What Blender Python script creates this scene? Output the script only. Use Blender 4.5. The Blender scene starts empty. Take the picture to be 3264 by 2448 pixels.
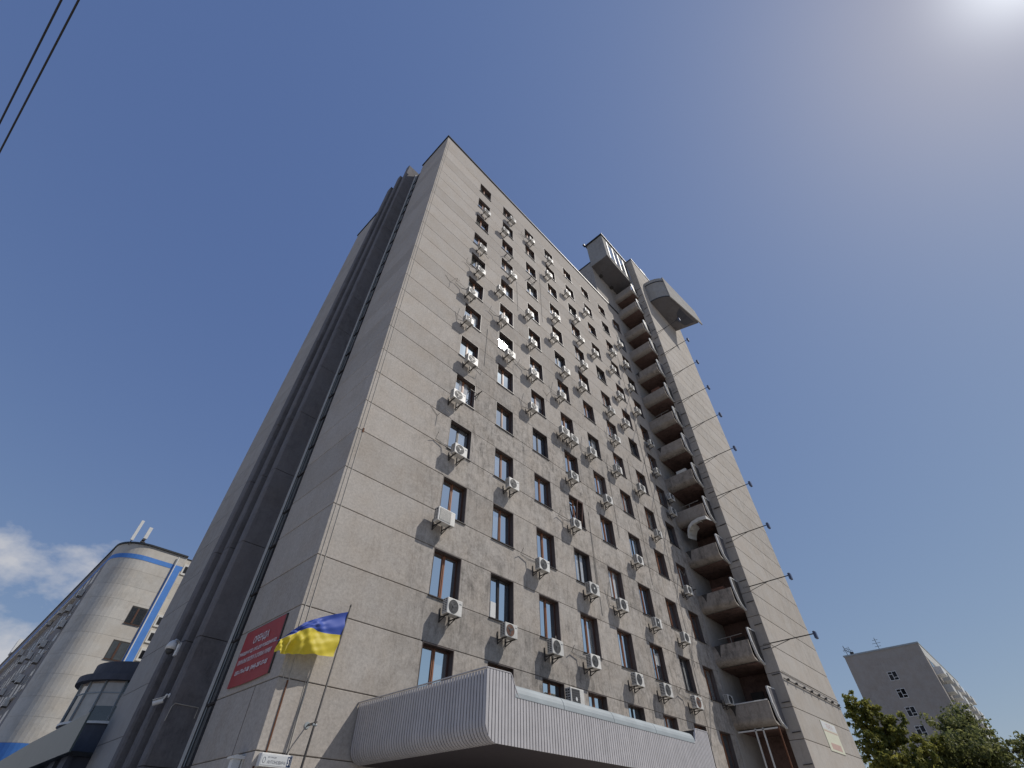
import bpy, bmesh, math, random
from mathutils import Vector, Matrix
random.seed(7)
S = bpy.context.scene
COL = S.collection
PI = math.pi

# ------------------------------------------------------------------ camera
cam_d = bpy.data.cameras.new("camera"); cam = bpy.data.objects.new("camera", cam_d); COL.objects.link(cam)
yaw, pitch, roll = 0.8126958, 0.79723592, 0.00115827
cy, sy, cp, sp = math.cos(yaw), math.sin(yaw), math.cos(pitch), math.sin(pitch)
fwd = Vector((sy*cp, cy*cp, sp)); rgt = Vector((cy, -sy, 0)); upv = rgt.cross(fwd)
r2 = rgt*math.cos(roll) + upv*math.sin(roll); u2 = upv*math.cos(roll) - rgt*math.sin(roll)
M = Matrix((r2, u2, -fwd)).transposed().to_4x4()
M.translation = Vector((-5.83184, -13.80570, 0.0))
cam.matrix_world = M
cam_d.sensor_width = 36.0; cam_d.lens = 1469.43/3264*36.0
cam_d.clip_start = 0.1; cam_d.clip_end = 3000
S.camera = cam
GROUND = -1.6

# ------------------------------------------------------------------ sky and sun
SUN = Vector((0.441, -0.456, 0.773)).normalized()
SUN_EL = math.asin(SUN.z); SUN_AZ = math.atan2(SUN.x, SUN.y)
world = bpy.data.worlds.new("World"); S.world = world; world.use_nodes = True
wn = world.node_tree; wn.nodes.clear()
def WN(t, **k):
    n = wn.nodes.new(t)
    for a, v in k.items(): setattr(n, a, v)
    return n
def wmath(op, a, b=None, c=None, clamp=False):
    n = WN('ShaderNodeMath', operation=op, use_clamp=clamp)
    for i, v in enumerate((a, b, c)):
        if v is None: continue
        if isinstance(v, (int, float)): n.inputs[i].default_value = v
        else: wn.links.new(v, n.inputs[i])
    return n.outputs[0]
sky = WN('ShaderNodeTexSky', sky_type='NISHITA', sun_disc=False)
sky.sun_elevation = SUN_EL; sky.sun_rotation = SUN_AZ
sky.altitude = 150; sky.air_density = 1.0; sky.dust_density = 0.5; sky.ozone_density = 4.0
tc = WN('ShaderNodeTexCoord')
dirv = tc.outputs['Generated']
sep = WN('ShaderNodeSeparateXYZ'); wn.links.new(dirv, sep.inputs[0])
# bank of cumulus low in the north
mp = WN('ShaderNodeMapping'); mp.inputs['Scale'].default_value = (1.0, 1.0, 1.7); mp.inputs['Location'].default_value = (3.3, 1.7, 0.4)
wn.links.new(dirv, mp.inputs[0])
noi = WN('ShaderNodeTexNoise'); noi.inputs['Scale'].default_value = 5.5; noi.inputs['Detail'].default_value = 9; noi.inputs['Roughness'].default_value = 0.56
wn.links.new(mp.outputs[0], noi.inputs['Vector'])
north = WN('ShaderNodeVectorMath', operation='DOT_PRODUCT'); wn.links.new(dirv, north.inputs[0])
north.inputs[1].default_value = Vector((-0.25, 0.93, 0.22)).normalized()
lobe = wmath('MULTIPLY_ADD', north.outputs['Value'], 5.0, -3.85, clamp=True)
alt = wmath('MULTIPLY_ADD', sep.outputs['Z'], -9.0, 3.8, clamp=True)
cov = wmath('MULTIPLY', lobe, alt)
cl = wmath('ADD', noi.outputs['Fac'], wmath('MULTIPLY_ADD', cov, 0.36, -0.36))
low = wmath('MULTIPLY', wmath('MAXIMUM', wmath('MULTIPLY_ADD', sep.outputs['Z'], -1.6, .42), 0.0), lobe)
cl = wmath('ADD', cl, low)
cloud = wmath('MULTIPLY_ADD', cl, 7.5, -3.2, clamp=True)
# tone of the sky: camera-like compression of the very wide brightness range
sps = WN('ShaderNodeSeparateXYZ'); wn.links.new(sky.outputs[0], sps.inputs[0])
cbs = WN('ShaderNodeCombineXYZ')
for i_, (pw, co) in enumerate(((.68, .72), (.60, .663), (.34, .605))):
    wn.links.new(wmath('MULTIPLY', wmath('POWER', wmath('MULTIPLY', sps.outputs[i_], .075), pw), co*10), cbs.inputs[i_])
mixc = WN('ShaderNodeMixRGB'); wn.links.new(wmath('MULTIPLY', cloud, 0.93), mixc.inputs[0])
wn.links.new(cbs.outputs[0], mixc.inputs[1]); mixc.inputs[2].default_value = (5.3, 5.4, 5.8, 1)
# hazy aureole round the sun
sd = WN('ShaderNodeVectorMath', operation='DOT_PRODUCT'); wn.links.new(dirv, sd.inputs[0]); sd.inputs[1].default_value = SUN
sdc = wmath('MAXIMUM', sd.outputs['Value'], 0.0)
aur = wmath('ADD', wmath('MULTIPLY', wmath('POWER', sdc, 420.0), 7.0), wmath('MULTIPLY', wmath('POWER', sdc, 5.0), 0.15))
addn = WN('ShaderNodeMixRGB', blend_type='ADD'); addn.inputs[0].default_value = 1.0
wn.links.new(mixc.outputs[0], addn.inputs[1])
cb = WN('ShaderNodeCombineXYZ')
for i, k in enumerate((.90, .97, 1.0)): wn.links.new(wmath('MULTIPLY', aur, k), cb.inputs[i])
wn.links.new(cb.outputs[0], addn.inputs[2])
bg = WN('ShaderNodeBackground'); bg.inputs['Strength'].default_value = 0.1
wn.links.new(addn.outputs[0], bg.inputs[0])
wo = WN('ShaderNodeOutputWorld'); wn.links.new(bg.outputs[0], wo.inputs[0])
sl = bpy.data.lights.new("sun", 'SUN'); sl.energy = 3.35; sl.angle = math.radians(0.53); sl.color = (1.0, 0.95, 0.88)
so = bpy.data.objects.new("sun", sl); COL.objects.link(so)
so.rotation_euler = SUN.to_track_quat('Z', 'Y').to_euler(); so.location = SUN*200
S.view_settings.view_transform = 'Standard'; S.view_settings.look = 'None'
S.view_settings.exposure = 0.0; S.view_settings.gamma = 1.0; S.view_settings.use_curve_mapping = False

# ------------------------------------------------------------------ materials
def new_mat(name):
    m = bpy.data.materials.new(name); m.use_nodes = True
    nt = m.node_tree; b = nt.nodes['Principled BSDF']
    return m, nt, b
def plain(name, col, rough=0.6, metal=0.0, var=0.12, scale=6.0, bump=0.0, ior=None, rnd=0.0):
    """colour broken up by fine grain and broad grime"""
    m, nt, b = new_mat(name); N = nt.nodes; L = nt.links
    g = N.new('ShaderNodeNewGeometry')
    n1 = N.new('ShaderNodeTexNoise'); n1.inputs['Scale'].default_value = scale; n1.inputs['Detail'].default_value = 8; n1.inputs['Roughness'].default_value = .62
    L.new(g.outputs['Position'], n1.inputs['Vector'])
    r = N.new('ShaderNodeMapRange'); r.inputs[1].default_value = .3; r.inputs[2].default_value = .7
    r.inputs[3].default_value = 1-var; r.inputs[4].default_value = 1+var*.7
    L.new(n1.outputs['Fac'], r.inputs[0])
    mx = N.new('ShaderNodeVectorMath'); mx.operation = 'SCALE'; mx.inputs[0].default_value = col
    if rnd:
        oi = N.new('ShaderNodeObjectInfo'); r3 = N.new('ShaderNodeMapRange'); r3.inputs[3].default_value = 1-rnd; r3.inputs[4].default_value = 1+rnd
        L.new(oi.outputs['Random'], r3.inputs[0]); q = N.new('ShaderNodeMath'); q.operation = 'MULTIPLY'
        L.new(r.outputs[0], q.inputs[0]); L.new(r3.outputs[0], q.inputs[1]); L.new(q.outputs[0], mx.inputs['Scale'])
    else: L.new(r.outputs[0], mx.inputs['Scale'])
    L.new(mx.outputs[0], b.inputs['Base Color'])
    b.inputs['Roughness'].default_value = rough; b.inputs['Metallic'].default_value = metal
    if ior: b.inputs['IOR'].default_value = ior
    if bump:
        bp = N.new('ShaderNodeBump'); bp.inputs['Strength'].default_value = bump; bp.inputs['Distance'].default_value = .02
        L.new(n1.outputs['Fac'], bp.inputs['Height']); L.new(bp.outputs[0], b.inputs['Normal'])
    return m
def concrete(name, col, blotch=.22, streak=.18, fine=.10, zone=None, rough=.92, rnd=.045):
    """weathered facade concrete: cloudy grime, vertical run-off, pits. zone=(x0,x1,z0,z1): area where weathering is strongest"""
    m, nt, b = new_mat(name); N = nt.nodes; L = nt.links
    def noise(vec, sc, det=6, ro=.6, dis=0):
        n = N.new('ShaderNodeTexNoise'); n.inputs['Scale'].default_value = sc; n.inputs['Detail'].default_value = det
        n.inputs['Roughness'].default_value = ro; n.inputs['Distortion'].default_value = dis; L.new(vec, n.inputs['Vector']); return n.outputs['Fac']
    def mr(v, a, c, d, e):
        r = N.new('ShaderNodeMapRange'); r.interpolation_type = 'SMOOTHSTEP'
        for i, x in enumerate((a, c, d, e)): r.inputs[i+1].default_value = x
        L.new(v, r.inputs[0]); return r.outputs[0]
    def mt(op, a, c):
        n = N.new('ShaderNodeMath'); n.operation = op
        for i, v in enumerate((a, c)):
            if isinstance(v, (int, float)): n.inputs[i].default_value = v
            else: L.new(v, n.inputs[i])
        return n.outputs[0]
    g = N.new('ShaderNodeNewGeometry'); pos = g.outputs['Position']
    mp = N.new('ShaderNodeMapping'); mp.inputs['Scale'].default_value = (1, 1, .16); L.new(pos, mp.inputs[0])
    sx = N.new('ShaderNodeSeparateXYZ'); L.new(pos, sx.inputs[0])
    broad = noise(pos, .16, 4, .55)
    if zone:
        wz = mt('MULTIPLY', mr(sx.outputs['Z'], zone[2], zone[3], 1, .18), mr(sx.outputs['X'], zone[0], zone[1], .25, 1))
        amt = mt('MULTIPLY', wz, mr(broad, .3, .62, .55, 1.2))
    else: amt = mr(broad, .35, .65, .35, 1.1)
    bl = mr(noise(pos, 1.7, 9, .68, .6), .38, .66, 0, 1)
    pat = mr(noise(pos, 4.2, 12, .78, .5), .42, .66, 0, 1)
    st = mr(noise(mp.outputs[0], 4.6, 9, .7, .2), .47, .68, 0, 1)
    fi = mr(noise(pos, 11, 12, .8), .32, .68, 1-fine, 1+fine)
    pit = mr(noise(pos, 60, 2, .5), .66, .74, 1, .72)
    dark = mt('ADD', mt('MULTIPLY', bl, blotch), mt('ADD', mt('MULTIPLY', pat, blotch*.95), mt('MULTIPLY', st, streak)))
    f = mt('SUBTRACT', 1.0, mt('MULTIPLY', dark, amt))
    f = mt('MULTIPLY', f, mt('MULTIPLY', fi, pit))
    oi = N.new('ShaderNodeObjectInfo'); f = mt('MULTIPLY', f, mr(oi.outputs['Random'], 0, 1, 1-rnd, 1+rnd))
    c1 = N.new('ShaderNodeMixRGB'); c1.inputs[1].default_value = (*col, 1); c1.inputs[2].default_value = (col[0]*.95, col[1]*.92, col[2]*.885, 1)
    L.new(mr(noise(pos, .8, 5, .6), .35, .7, 0, 1), c1.inputs[0])
    mx = N.new('ShaderNodeVectorMath'); mx.operation = 'SCALE'; L.new(c1.outputs[0], mx.inputs[0]); L.new(f, mx.inputs['Scale'])
    L.new(mx.outputs[0], b.inputs['Base Color']); b.inputs['Roughness'].default_value = rough
    b.inputs['Specular IOR Level'].default_value = .25
    bp = N.new('ShaderNodeBump'); bp.inputs['Strength'].default_value = .35; bp.inputs['Distance'].default_value = .02
    L.new(noise(pos, 14, 8, .7), bp.inputs['Height']); L.new(bp.outputs[0], b.inputs['Normal'])
    return m
def glass_mat(name, lo, hi, share, ior=2.1, rough=.02, coat=0):
    """window glass over a room: dark, or closed with pale blinds in some windows; reflects the sky"""
    m, nt, b = new_mat(name); N = nt.nodes; L = nt.links
    oi = N.new('ShaderNodeObjectInfo')
    r = N.new('ShaderNodeValToRGB'); r.color_ramp.interpolation = 'CONSTANT'
    e = r.color_ramp.elements; e[0].position = 0; e[0].color = (*lo, 1); e[1].position = 1-share; e[1].color = (*hi, 1)
    k = r.color_ramp.elements.new(max(.05, (1-share)*.5)); k.color = (lo[0]*2.4+.01, lo[1]*2.4+.01, lo[2]*2.3+.01, 1)
    L.new(oi.outputs['Random'], r.inputs[0])
    g = N.new('ShaderNodeTexCoord'); w = N.new('ShaderNodeTexNoise'); w.inputs['Scale'].default_value = 2.2; w.inputs['Detail'].default_value = 3
    L.new(g.outputs['Object'], w.inputs['Vector'])
    mr = N.new('ShaderNodeMapRange'); mr.inputs[3].default_value = .6; mr.inputs[4].default_value = 1.4; L.new(w.outputs['Fac'], mr.inputs[0])
    mx = N.new('ShaderNodeVectorMath'); mx.operation = 'SCALE'; L.new(r.outputs[0], mx.inputs[0]); L.new(mr.outputs[0], mx.inputs['Scale'])
    L.new(mx.outputs[0], b.inputs['Base Color'])
    b.inputs['Roughness'].default_value = rough; b.inputs['IOR'].default_value = ior
    if coat:
        gl = N.new('ShaderNodeBsdfGlossy'); gl.inputs['Roughness'].default_value = rough; gl.inputs['Color'].default_value = (.85, .95, .98, 1)
        ms = N.new('ShaderNodeMixShader'); ms.inputs[0].default_value = coat
        L.new(b.outputs[0], ms.inputs[1]); L.new(gl.outputs[0], ms.inputs[2]); L.new(ms.outputs[0], N['Material Output'].inputs[0])
    return m
m_conc  = concrete("facade_concrete", (.445, .410, .370), .25, .26, .17, zone=(1.5, 6.0, 12, 34), rnd=.085)
m_concL = concrete("side_concrete", (.41, .385, .355), .12, .12, .06)
m_tower = concrete("stair_tower_concrete", (.46, .425, .38), .10, .20, .06)
m_balc  = concrete("balcony_concrete", (.385, .345, .305), .25, .3, .1)
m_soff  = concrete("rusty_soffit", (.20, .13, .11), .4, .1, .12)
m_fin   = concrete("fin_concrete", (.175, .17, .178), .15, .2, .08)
m_pod   = concrete("pod_render", (.385, .378, .36), .12, .16, .05)
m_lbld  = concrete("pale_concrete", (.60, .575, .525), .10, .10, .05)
m_flank = concrete("dirty_shaded_flank_concrete", (.27, .26, .26), .2, .2, .06)  # dirt and the flank's deeper shade both held in this colour
m_rbld  = concrete("grey_brick_wall", (.37, .342, .312), .08, .05, .05)
m_core  = plain("dark_core", (.06, .055, .05), .95)
m_joint = plain("joint_mortar", (.14, .12, .105), .95)
m_cope  = plain("dark_coping_metal", (.025, .028, .032), .45)
m_rev   = plain("brown_reveal_metal", (.095, .072, .064), .5, rnd=.15)
m_frame = plain("brown_window_frame", (.10, .048, .032), .45)
m_mull  = plain("sunlit_brown_mullion", (.30, .125, .06), .45, rnd=.25)  # frame brown lightened; the sunlight on the mullions sits in the colour
m_frameD= plain("dark_window_frame", (.035, .028, .026), .45)
m_white = plain("white_paint", (.68, .68, .66), .45, var=.07)
m_whiteD= plain("dirty_white_plastic", (.66, .645, .60), .5, var=.18, scale=3.5, rnd=.13)
m_grill = plain("dark_grille", (.055, .055, .055), .6)
m_blade = plain("fan_blade", (.075, .075, .075), .5)
m_rustf = plain("rusty_fan", (.16, .07, .04), .7, var=.35, scale=14)
m_steel = plain("dark_steel", (.05, .045, .042), .55, var=.25)
m_rust  = plain("rust", (.14, .055, .025), .85, var=.45, scale=5)
m_duct  = plain("pale_cable_duct", (.43, .40, .35), .7, var=.15)
m_pipe  = plain("insulated_pipe", (.30, .28, .25), .7, var=.2)
m_slat  = plain("grey_cladding_slat", (.475, .458, .460), .55, var=.10, scale=3, rnd=.04)
m_flash = plain("zinc_flashing", (.32, .355, .365), .6, var=.14, scale=1.6)
m_csoff = plain("canopy_soffit", (.055, .045, .05), .8)
m_glass = glass_mat("window_glass", (.012, .014, .016), (.36, .37, .36), .22, ior=1.6, rough=.035, coat=.78)
m_glassD= glass_mat("dark_glass", (.010, .011, .013), (.05, .05, .05), .2, ior=1.6)
m_glassR= glass_mat("rotunda_glass", (.03, .035, .04), (.42, .36, .30), .55, ior=1.9)
m_blue  = plain("blue_paint", (.075, .24, .64), .7, var=.10, scale=2)
m_awn   = plain("grey_green_fascia", (.085, .112, .108), .45, var=.10, scale=.8)
m_annex = plain("dark_slate_wall", (.075, .08, .10), .8, var=.2, scale=2)
m_pave  = plain("paving", (.36, .33, .295), .9, scale=1.2)
m_asph  = plain("asphalt", (.05, .05, .052), .95)
m_red   = plain("red_banner_cloth", (.33, .017, .022), .55, var=.12, scale=2.5)
m_print = plain("white_print", (.62, .58, .60), .6, var=.05)
m_navy  = plain("navy_print", (.02, .05, .13), .6, var=.05)
m_greyp = plain("grey_print", (.22, .23, .25), .6, var=.05)
m_sign  = plain("sign_face", (.60, .62, .62), .4, var=.05)
m_notice= plain("notice_sheet", (.66, .65, .50), .6, var=.07)
m_pinkp = plain("faded_print", (.52, .36, .30), .7, var=.1)
m_bark  = plain("bark", (.07, .055, .04), .95)
m_wire  = plain("cable", (.02, .02, .022), .6)
m_lampb = plain("blue_grey_lamp", (.06, .085, .16), .45)
m_net   = plain("grey_mesh_grille", (.14, .15, .17), .6)
def leaf_mat(name, c1, c2):
    m, nt, b = new_mat(name); N = nt.nodes; L = nt.links
    g = N.new('ShaderNodeNewGeometry'); n = N.new('ShaderNodeTexNoise'); n.inputs['Scale'].default_value = .9; n.inputs['Detail'].default_value = 4
    L.new(g.outputs['Position'], n.inputs['Vector'])
    ad = N.new('ShaderNodeMath'); ad.operation = 'MULTIPLY_ADD'; ad.inputs[1].default_value = .35; L.new(g.outputs['Random Per Island'], ad.inputs[0]); L.new(n.outputs['Fac'], ad.inputs[2])
    r = N.new('ShaderNodeValToRGB'); r.color_ramp.elements[0].position = .4; r.color_ramp.elements[0].color = (*c1, 1)
    r.color_ramp.elements[1].position = .95; r.color_ramp.elements[1].color = (*c2, 1); L.new(ad.outputs[0], r.inputs[0])
    L.new(r.outputs[0], b.inputs['Base Color']); b.inputs['Roughness'].default_value = .55; b.inputs['Specular IOR Level'].default_value = .35
    tr = N.new('ShaderNodeBsdfTranslucent'); L.new(r.outputs[0], tr.inputs[0])
    mx = N.new('ShaderNodeMixShader'); mx.inputs[0].default_value = .5
    L.new(b.outputs[0], mx.inputs[1]); L.new(tr.outputs[0], mx.inputs[2]); L.new(mx.outputs[0], N['Material Output'].inputs[0])
    return m
m_leafA = leaf_mat("yellow_green_leaves", (.10, .13, .03), (.37, .345, .085))
m_leafB = leaf_mat("dark_green_leaves", (.085, .11, .04), (.29, .29, .105))
def cloth_mat(name, col, tr_f):
    m, nt, b = new_mat(name); N = nt.nodes; L = nt.links
    b.inputs['Base Color'].default_value = (*col, 1); b.inputs['Roughness'].default_value = .55; b.inputs['Sheen Weight'].default_value = .3
    tr = N.new('ShaderNodeBsdfTranslucent'); tr.inputs[0].default_value = (*col, 1)
    mx = N.new('ShaderNodeMixShader'); mx.inputs[0].default_value = tr_f
    L.new(b.outputs[0], mx.inputs[1]); L.new(tr.outputs[0], mx.inputs[2]); L.new(mx.outputs[0], N['Material Output'].inputs[0])
    return m
m_fblue = cloth_mat("blue_silk", (.035, .085, .42), .22)
m_fyel  = cloth_mat("yellow_silk", (.74, .60, .04), .32)

# ------------------------------------------------------------------ mesh helpers
class MB:
    def __init__(s): s.v = []; s.f = []; s.mi = []
    def add(s, vs, fs, mi=0):
        k = len(s.v); s.v += [tuple(p) for p in vs]; s.f += [tuple(i+k for i in f) for f in fs]; s.mi += [mi]*len(fs); return s
    def box(s, x0, x1, y0, y1, z0, z1, mi=0):
        return s.add([(x0,y0,z0),(x1,y0,z0),(x1,y1,z0),(x0,y1,z0),(x0,y0,z1),(x1,y0,z1),(x1,y1,z1),(x0,y1,z1)],
                     [(0,3,2,1),(4,5,6,7),(0,1,5,4),(1,2,6,5),(2,3,7,6),(3,0,4,7)], mi)
    def prism(s, poly, axis, a, b, mi=0):
        """poly: 2D points; axis 'x': (y,z) extruded in x; 'y': (x,z); 'z': (x,y)"""
        def P(p, t): return {'x': (t, p[0], p[1]), 'y': (p[0], t, p[1]), 'z': (p[0], p[1], t)}[axis]
        n = len(poly); vs = [P(p, a) for p in poly] + [P(p, b) for p in poly]
        fs = [tuple(range(n-1, -1, -1)), tuple(range(n, 2*n))] + [(i, (i+1) % n, n+(i+1) % n, n+i) for i in range(n)]
        return s.add(vs, fs, mi)
    def tube(s, pts, r, n=8, mi=0, cap=True):
        pts = [Vector(p) for p in pts]; k0 = len(s.v); rings = []
        for i, p in enumerate(pts):
            d = (pts[min(i+1, len(pts)-1)] - pts[max(i-1, 0)]).normalized()
            a = d.orthogonal().normalized() if i == 0 else (prev - d*prev.dot(d)).normalized()
            prev = a; b = d.cross(a)
            rr = r[i] if isinstance(r, (list, tuple)) else r
            rings.append([p + (a*math.cos(2*PI*j/n) + b*math.sin(2*PI*j/n))*rr for j in range(n)])
        vs = [q for R in rings for q in R]; fs = []
        for i in range(len(pts)-1):
            for j in range(n): fs.append((i*n+j, i*n+(j+1) % n, (i+1)*n+(j+1) % n, (i+1)*n+j))
        if cap: fs += [tuple(range(n-1, -1, -1)), tuple((len(pts)-1)*n+j for j in range(n))]
        return s.add(vs, fs, mi)
    def disc(s, c, r, ax, th, n=20, mi=0):
        d = Vector(ax); return s.tube([Vector(c)-d*th/2, Vector(c)+d*th/2], r, n, mi)
    def bar(s, p, q, w, h=None, mi=0, up=(0,0,1)):
        p, q = Vector(p), Vector(q); d = (q-p).normalized(); u = Vector(up)
        if abs(d.dot(u)) > .98: u = Vector((0,1,0))
        a = d.cross(u).normalized()*w/2; b = a.cross(d).normalized()*(h or w)/2
        return s.add([p-a-b, p+a-b, p+a+b, p-a+b, q-a-b, q+a-b, q+a+b, q-a+b],
                     [(0,1,2,3),(7,6,5,4),(0,4,5,1),(1,5,6,2),(2,6,7,3),(3,7,4,0)], mi)
    def mesh(s, name, mats, smooth=False):
        me = bpy.data.meshes.new(name); me.from_pydata(s.v, [], s.f)
        for m in (mats if isinstance(mats, (list, tuple)) else [mats]): me.materials.append(m)
        if isinstance(mats, (list, tuple)): me.polygons.foreach_set('material_index', s.mi)
        bm = bmesh.new(); bm.from_mesh(me); bmesh.ops.recalc_face_normals(bm, faces=bm.faces); bm.to_mesh(me); bm.free()
        if smooth: me.shade_smooth() if hasattr(me, 'shade_smooth') else None
        me.update(); return me
WL = {}   # world location of every thing / part frame
def obj(name, me, parent=None, loc=(0,0,0)):
    o = bpy.data.objects.new(name, me); COL.objects.link(o)
    base = Vector((0,0,0))
    if parent is not None: o.parent = parent; base = WL[parent.name]
    o.location = Vector(loc) - base; WL[o.name] = Vector(loc); return o
def part(name, mb, mat, parent, loc=(0,0,0), smooth=False): return obj(name, mb.mesh(name, mat, smooth), parent, loc)
def tag(o, label=None, cat=None, group=None, kind=None):
    if label: o['label'] = label
    if cat: o['category'] = cat
    if group: o['group'] = group
    if kind: o['kind'] = kind
    return o
def thing(name, label, cat, loc=(0,0,0), group=None): return tag(obj(name, None, None, loc), label, cat, group)
def copy_tree(o, loc, parent=None):
    c = o.copy(); COL.objects.link(c)
    if parent is None: c.location = loc
    else: c.parent = parent
    for ch in KIDS.get(o.name, []): copy_tree(ch, None, c)
    return c
KIDS = {}
def kids_of(o):
    KIDS[o.name] = list(o.children)
    for c in KIDS[o.name]: kids_of(c)
def bevel(o, w, seg=1):
    m = o.modifiers.new("bevel", 'BEVEL'); m.width = w; m.segments = seg; m.limit_method = 'ANGLE'

# ------------------------------------------------------------------ ground
tag(part("ground", MB().add([(-900,-900,GROUND-.05),(900,-900,GROUND-.05),(900,900,GROUND-.05),(-900,900,GROUND-.05)], [(0,1,2,3)]), m_pave, None), kind='structure')
tag(part("road", MB().box(-60, 120, -30, -15, GROUND-.2, GROUND-.045), m_asph, None), kind='structure')
tag(part("pavement", MB().box(-60, 120, -14.9, -.02, GROUND-.2, GROUND+.02), m_pave, None), kind='structure')

# ------------------------------------------------------------------ the tall office tower
TW = thing("office_tower", "tall weathered concrete office tower with rows of small windows and a corner stair tower", "building", (0,0,GROUND))
CX = [4.42, 7.46, 10.53, 13.57, 16.66, 19.81, 22.99, 26.0]; WW = 1.41
XEND = 28.1; FD = .28; J = .022
def head(r): return 44.63 - 3.3*(r-1)
def sill(r): return head(r) - 1.79
ROOF = 47.45
part("wall", MB().box(.42, 40.3, .62, 15.6, GROUND, ROOF-.6).box(.30, .42, .62, 15.6, GROUND, ROOF-.9), m_core, TW)
part("roof", MB().box(.3, 40.3, .3, 15.7, ROOF-.6, ROOF-.35), m_core, TW)
# facade panels: spandrel strips and piers, joints open
def lpanel(z0, z1, x1):           # corner panel: wraps from the sunny front to the shaded side
    return MB().prism([(0,0),(x1,0),(x1,FD),(.3,FD),(.3,3.83),(0,3.83)], 'z', z0, z1)
bands = [(head(1)+J/2, ROOF)] + [(head(r+1)+J/2, sill(r)-J/2) for r in range(1, 14)]
for z0, z1 in bands:
    o = part("facade_panel", lpanel(z0, z1, XEND), m_conc, TW); bevel(o, .012)
part("facade_panel", lpanel(GROUND, sill(14)-J/2, XEND), m_conc, TW)
part("facade_panel", lpanel(sill(14)+J/2, head(14)-J/2, XEND), m_conc, TW)
for r in range(1, 14):
    z0, z1 = sill(r)+J/2, head(r)-J/2
    o = part("facade_panel", lpanel(z0, z1, CX[0]), m_conc, TW); bevel(o, .012)
    for c in range(8):
        x0 = CX[c]+WW; x1 = CX[c+1] if c < 7 else XEND
        part("facade_panel", MB().box(x0, x1, 0, FD, z0, z1), m_conc, TW)
# dark mortar seen in the joints
mj = MB()
for r in range(1, 15):
    for z in (head(r), sill(r)):
        mj.box(.03, XEND-.01, .035, .2, z-J, z+J); mj.box(.035, .2, .2, 3.80, z-J, z+J)
        mj.box(.035, .2, 7.15, 15.95, z-J, z+J)
part("joint_mortar", mj, m_joint, TW)
part("vertical_joint", MB().box(-.004, .05, 1.27, 1.30, GROUND, sill(13)-J), m_joint, TW)
# side wall beyond the fins
for i, (z0, z1) in enumerate([(head(1)+J/2, 49.6)] + [(head(r+1)+J/2, sill(r)-J/2) for r in range(1, 14)] + [(sill(r)+J/2, head(r)-J/2) for r in range(1, 15)] + [(GROUND, sill(14)-J/2)]):
    part("side_panel", MB().box(0, .3, 7.1, 16.0, z0, z1), m_concL, TW)
part("side_wall", MB().box(.3, 14, 15.6, 16.0, GROUND, 49.6).box(.3, 4, 7.1, 15.6, ROOF-1, 49.5), m_concL, TW)
# coping
part("coping", MB().box(-.10, XEND+.2, -.10, .35, ROOF, ROOF+.14).box(-.10, .35, .35, 3.85, ROOF, ROOF+.14), m_cope, TW)
part("coping", MB().box(-.10, .35, 7.1, 16.1, 49.6, 49.76), m_cope, TW)
part("lightning_rail", MB().tube([(.2,.1,ROOF+.24),(XEND,.1,ROOF+.24)], .02, 5), m_steel, TW)
# windows of the front facade
rev = MB()
rev.box(0, .025, -.004, .30, 0, 1.79).box(WW-.03, WW, -.004, .30, 0, 1.79).box(.025, WW-.03, -.004, .30, 1.76, 1.79)
rev_me = rev.mesh("window", m_rev)
sill_me = MB().box(-.03, WW+.03, -.06, .30, -.03, .005).mesh("sill", m_frameD)
def frame_mesh(mul):
    f = MB(); t = .065
    f.box(.025, .025+t, .23, .29, .005, 1.76).box(WW-.03-t, WW-.03, .23, .29, .005, 1.76)
    f.box(.025+t, WW-.03-t, .23, .29, .005, .005+t).box(.025+t, WW-.03-t, .23, .29, 1.76-t, 1.76)
    return f
mull_mb = lambda: MB().box(.64, .76, .225, .29, .07, 1.695).box(.688, .712, .205, .225, .03, 1.74)
mull_me = mull_mb().mesh("mullion", m_mull); mullD_me = mull_mb().mesh("mullion", m_frameD)
fr_me = frame_mesh(.70).mesh("frame", m_frame); frD_me = frame_mesh(.70).mesh("frame", m_frameD)
pl_me = MB().box(.09, .64, .262, .272, .07, 1.70).mesh("pane", m_glass)
pr_me = MB().box(.76, WW-.095, .262, .272, .07, 1.70).mesh("pane", m_glass)
back_me = MB().box(0, WW, .30, .34, 0, 1.79).mesh("backing", m_core)
paper_me = MB().box(.30, .60, .255, .260, .08, .75).mesh("paper_sheet", m_white)
sash_me = (lambda f: f.box(.74, .80, -.03, .03, 0, 1.62).box(1.25, 1.31, -.03, .03, 0, 1.62).box(.80, 1.25, -.03, .03, 0, .06).box(.80, 1.25, -.03, .03, 1.56, 1.62))(MB()).mesh("open_sash", m_frame)
m_curt = plain("curtain_behind_glass", (.42, .43, .42), .06, var=.2, scale=9, ior=3.0, rnd=.3)
curt_me = [MB().box(.09, .30, .255, .261, .07, 1.70).mesh("curtain", m_curt), MB().box(.80, 1.02, .255, .261, .07, 1.70).box(.46, .64, .255, .261, .07, 1.70).mesh("curtain", m_curt)]
blind_me = MB().box(.76, WW-.095, .255, .261, .85, 1.70).mesh("roller_blind", m_curt)
pd_me = pr_me.copy(); pd_me.materials[0] = m_glassD
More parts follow.
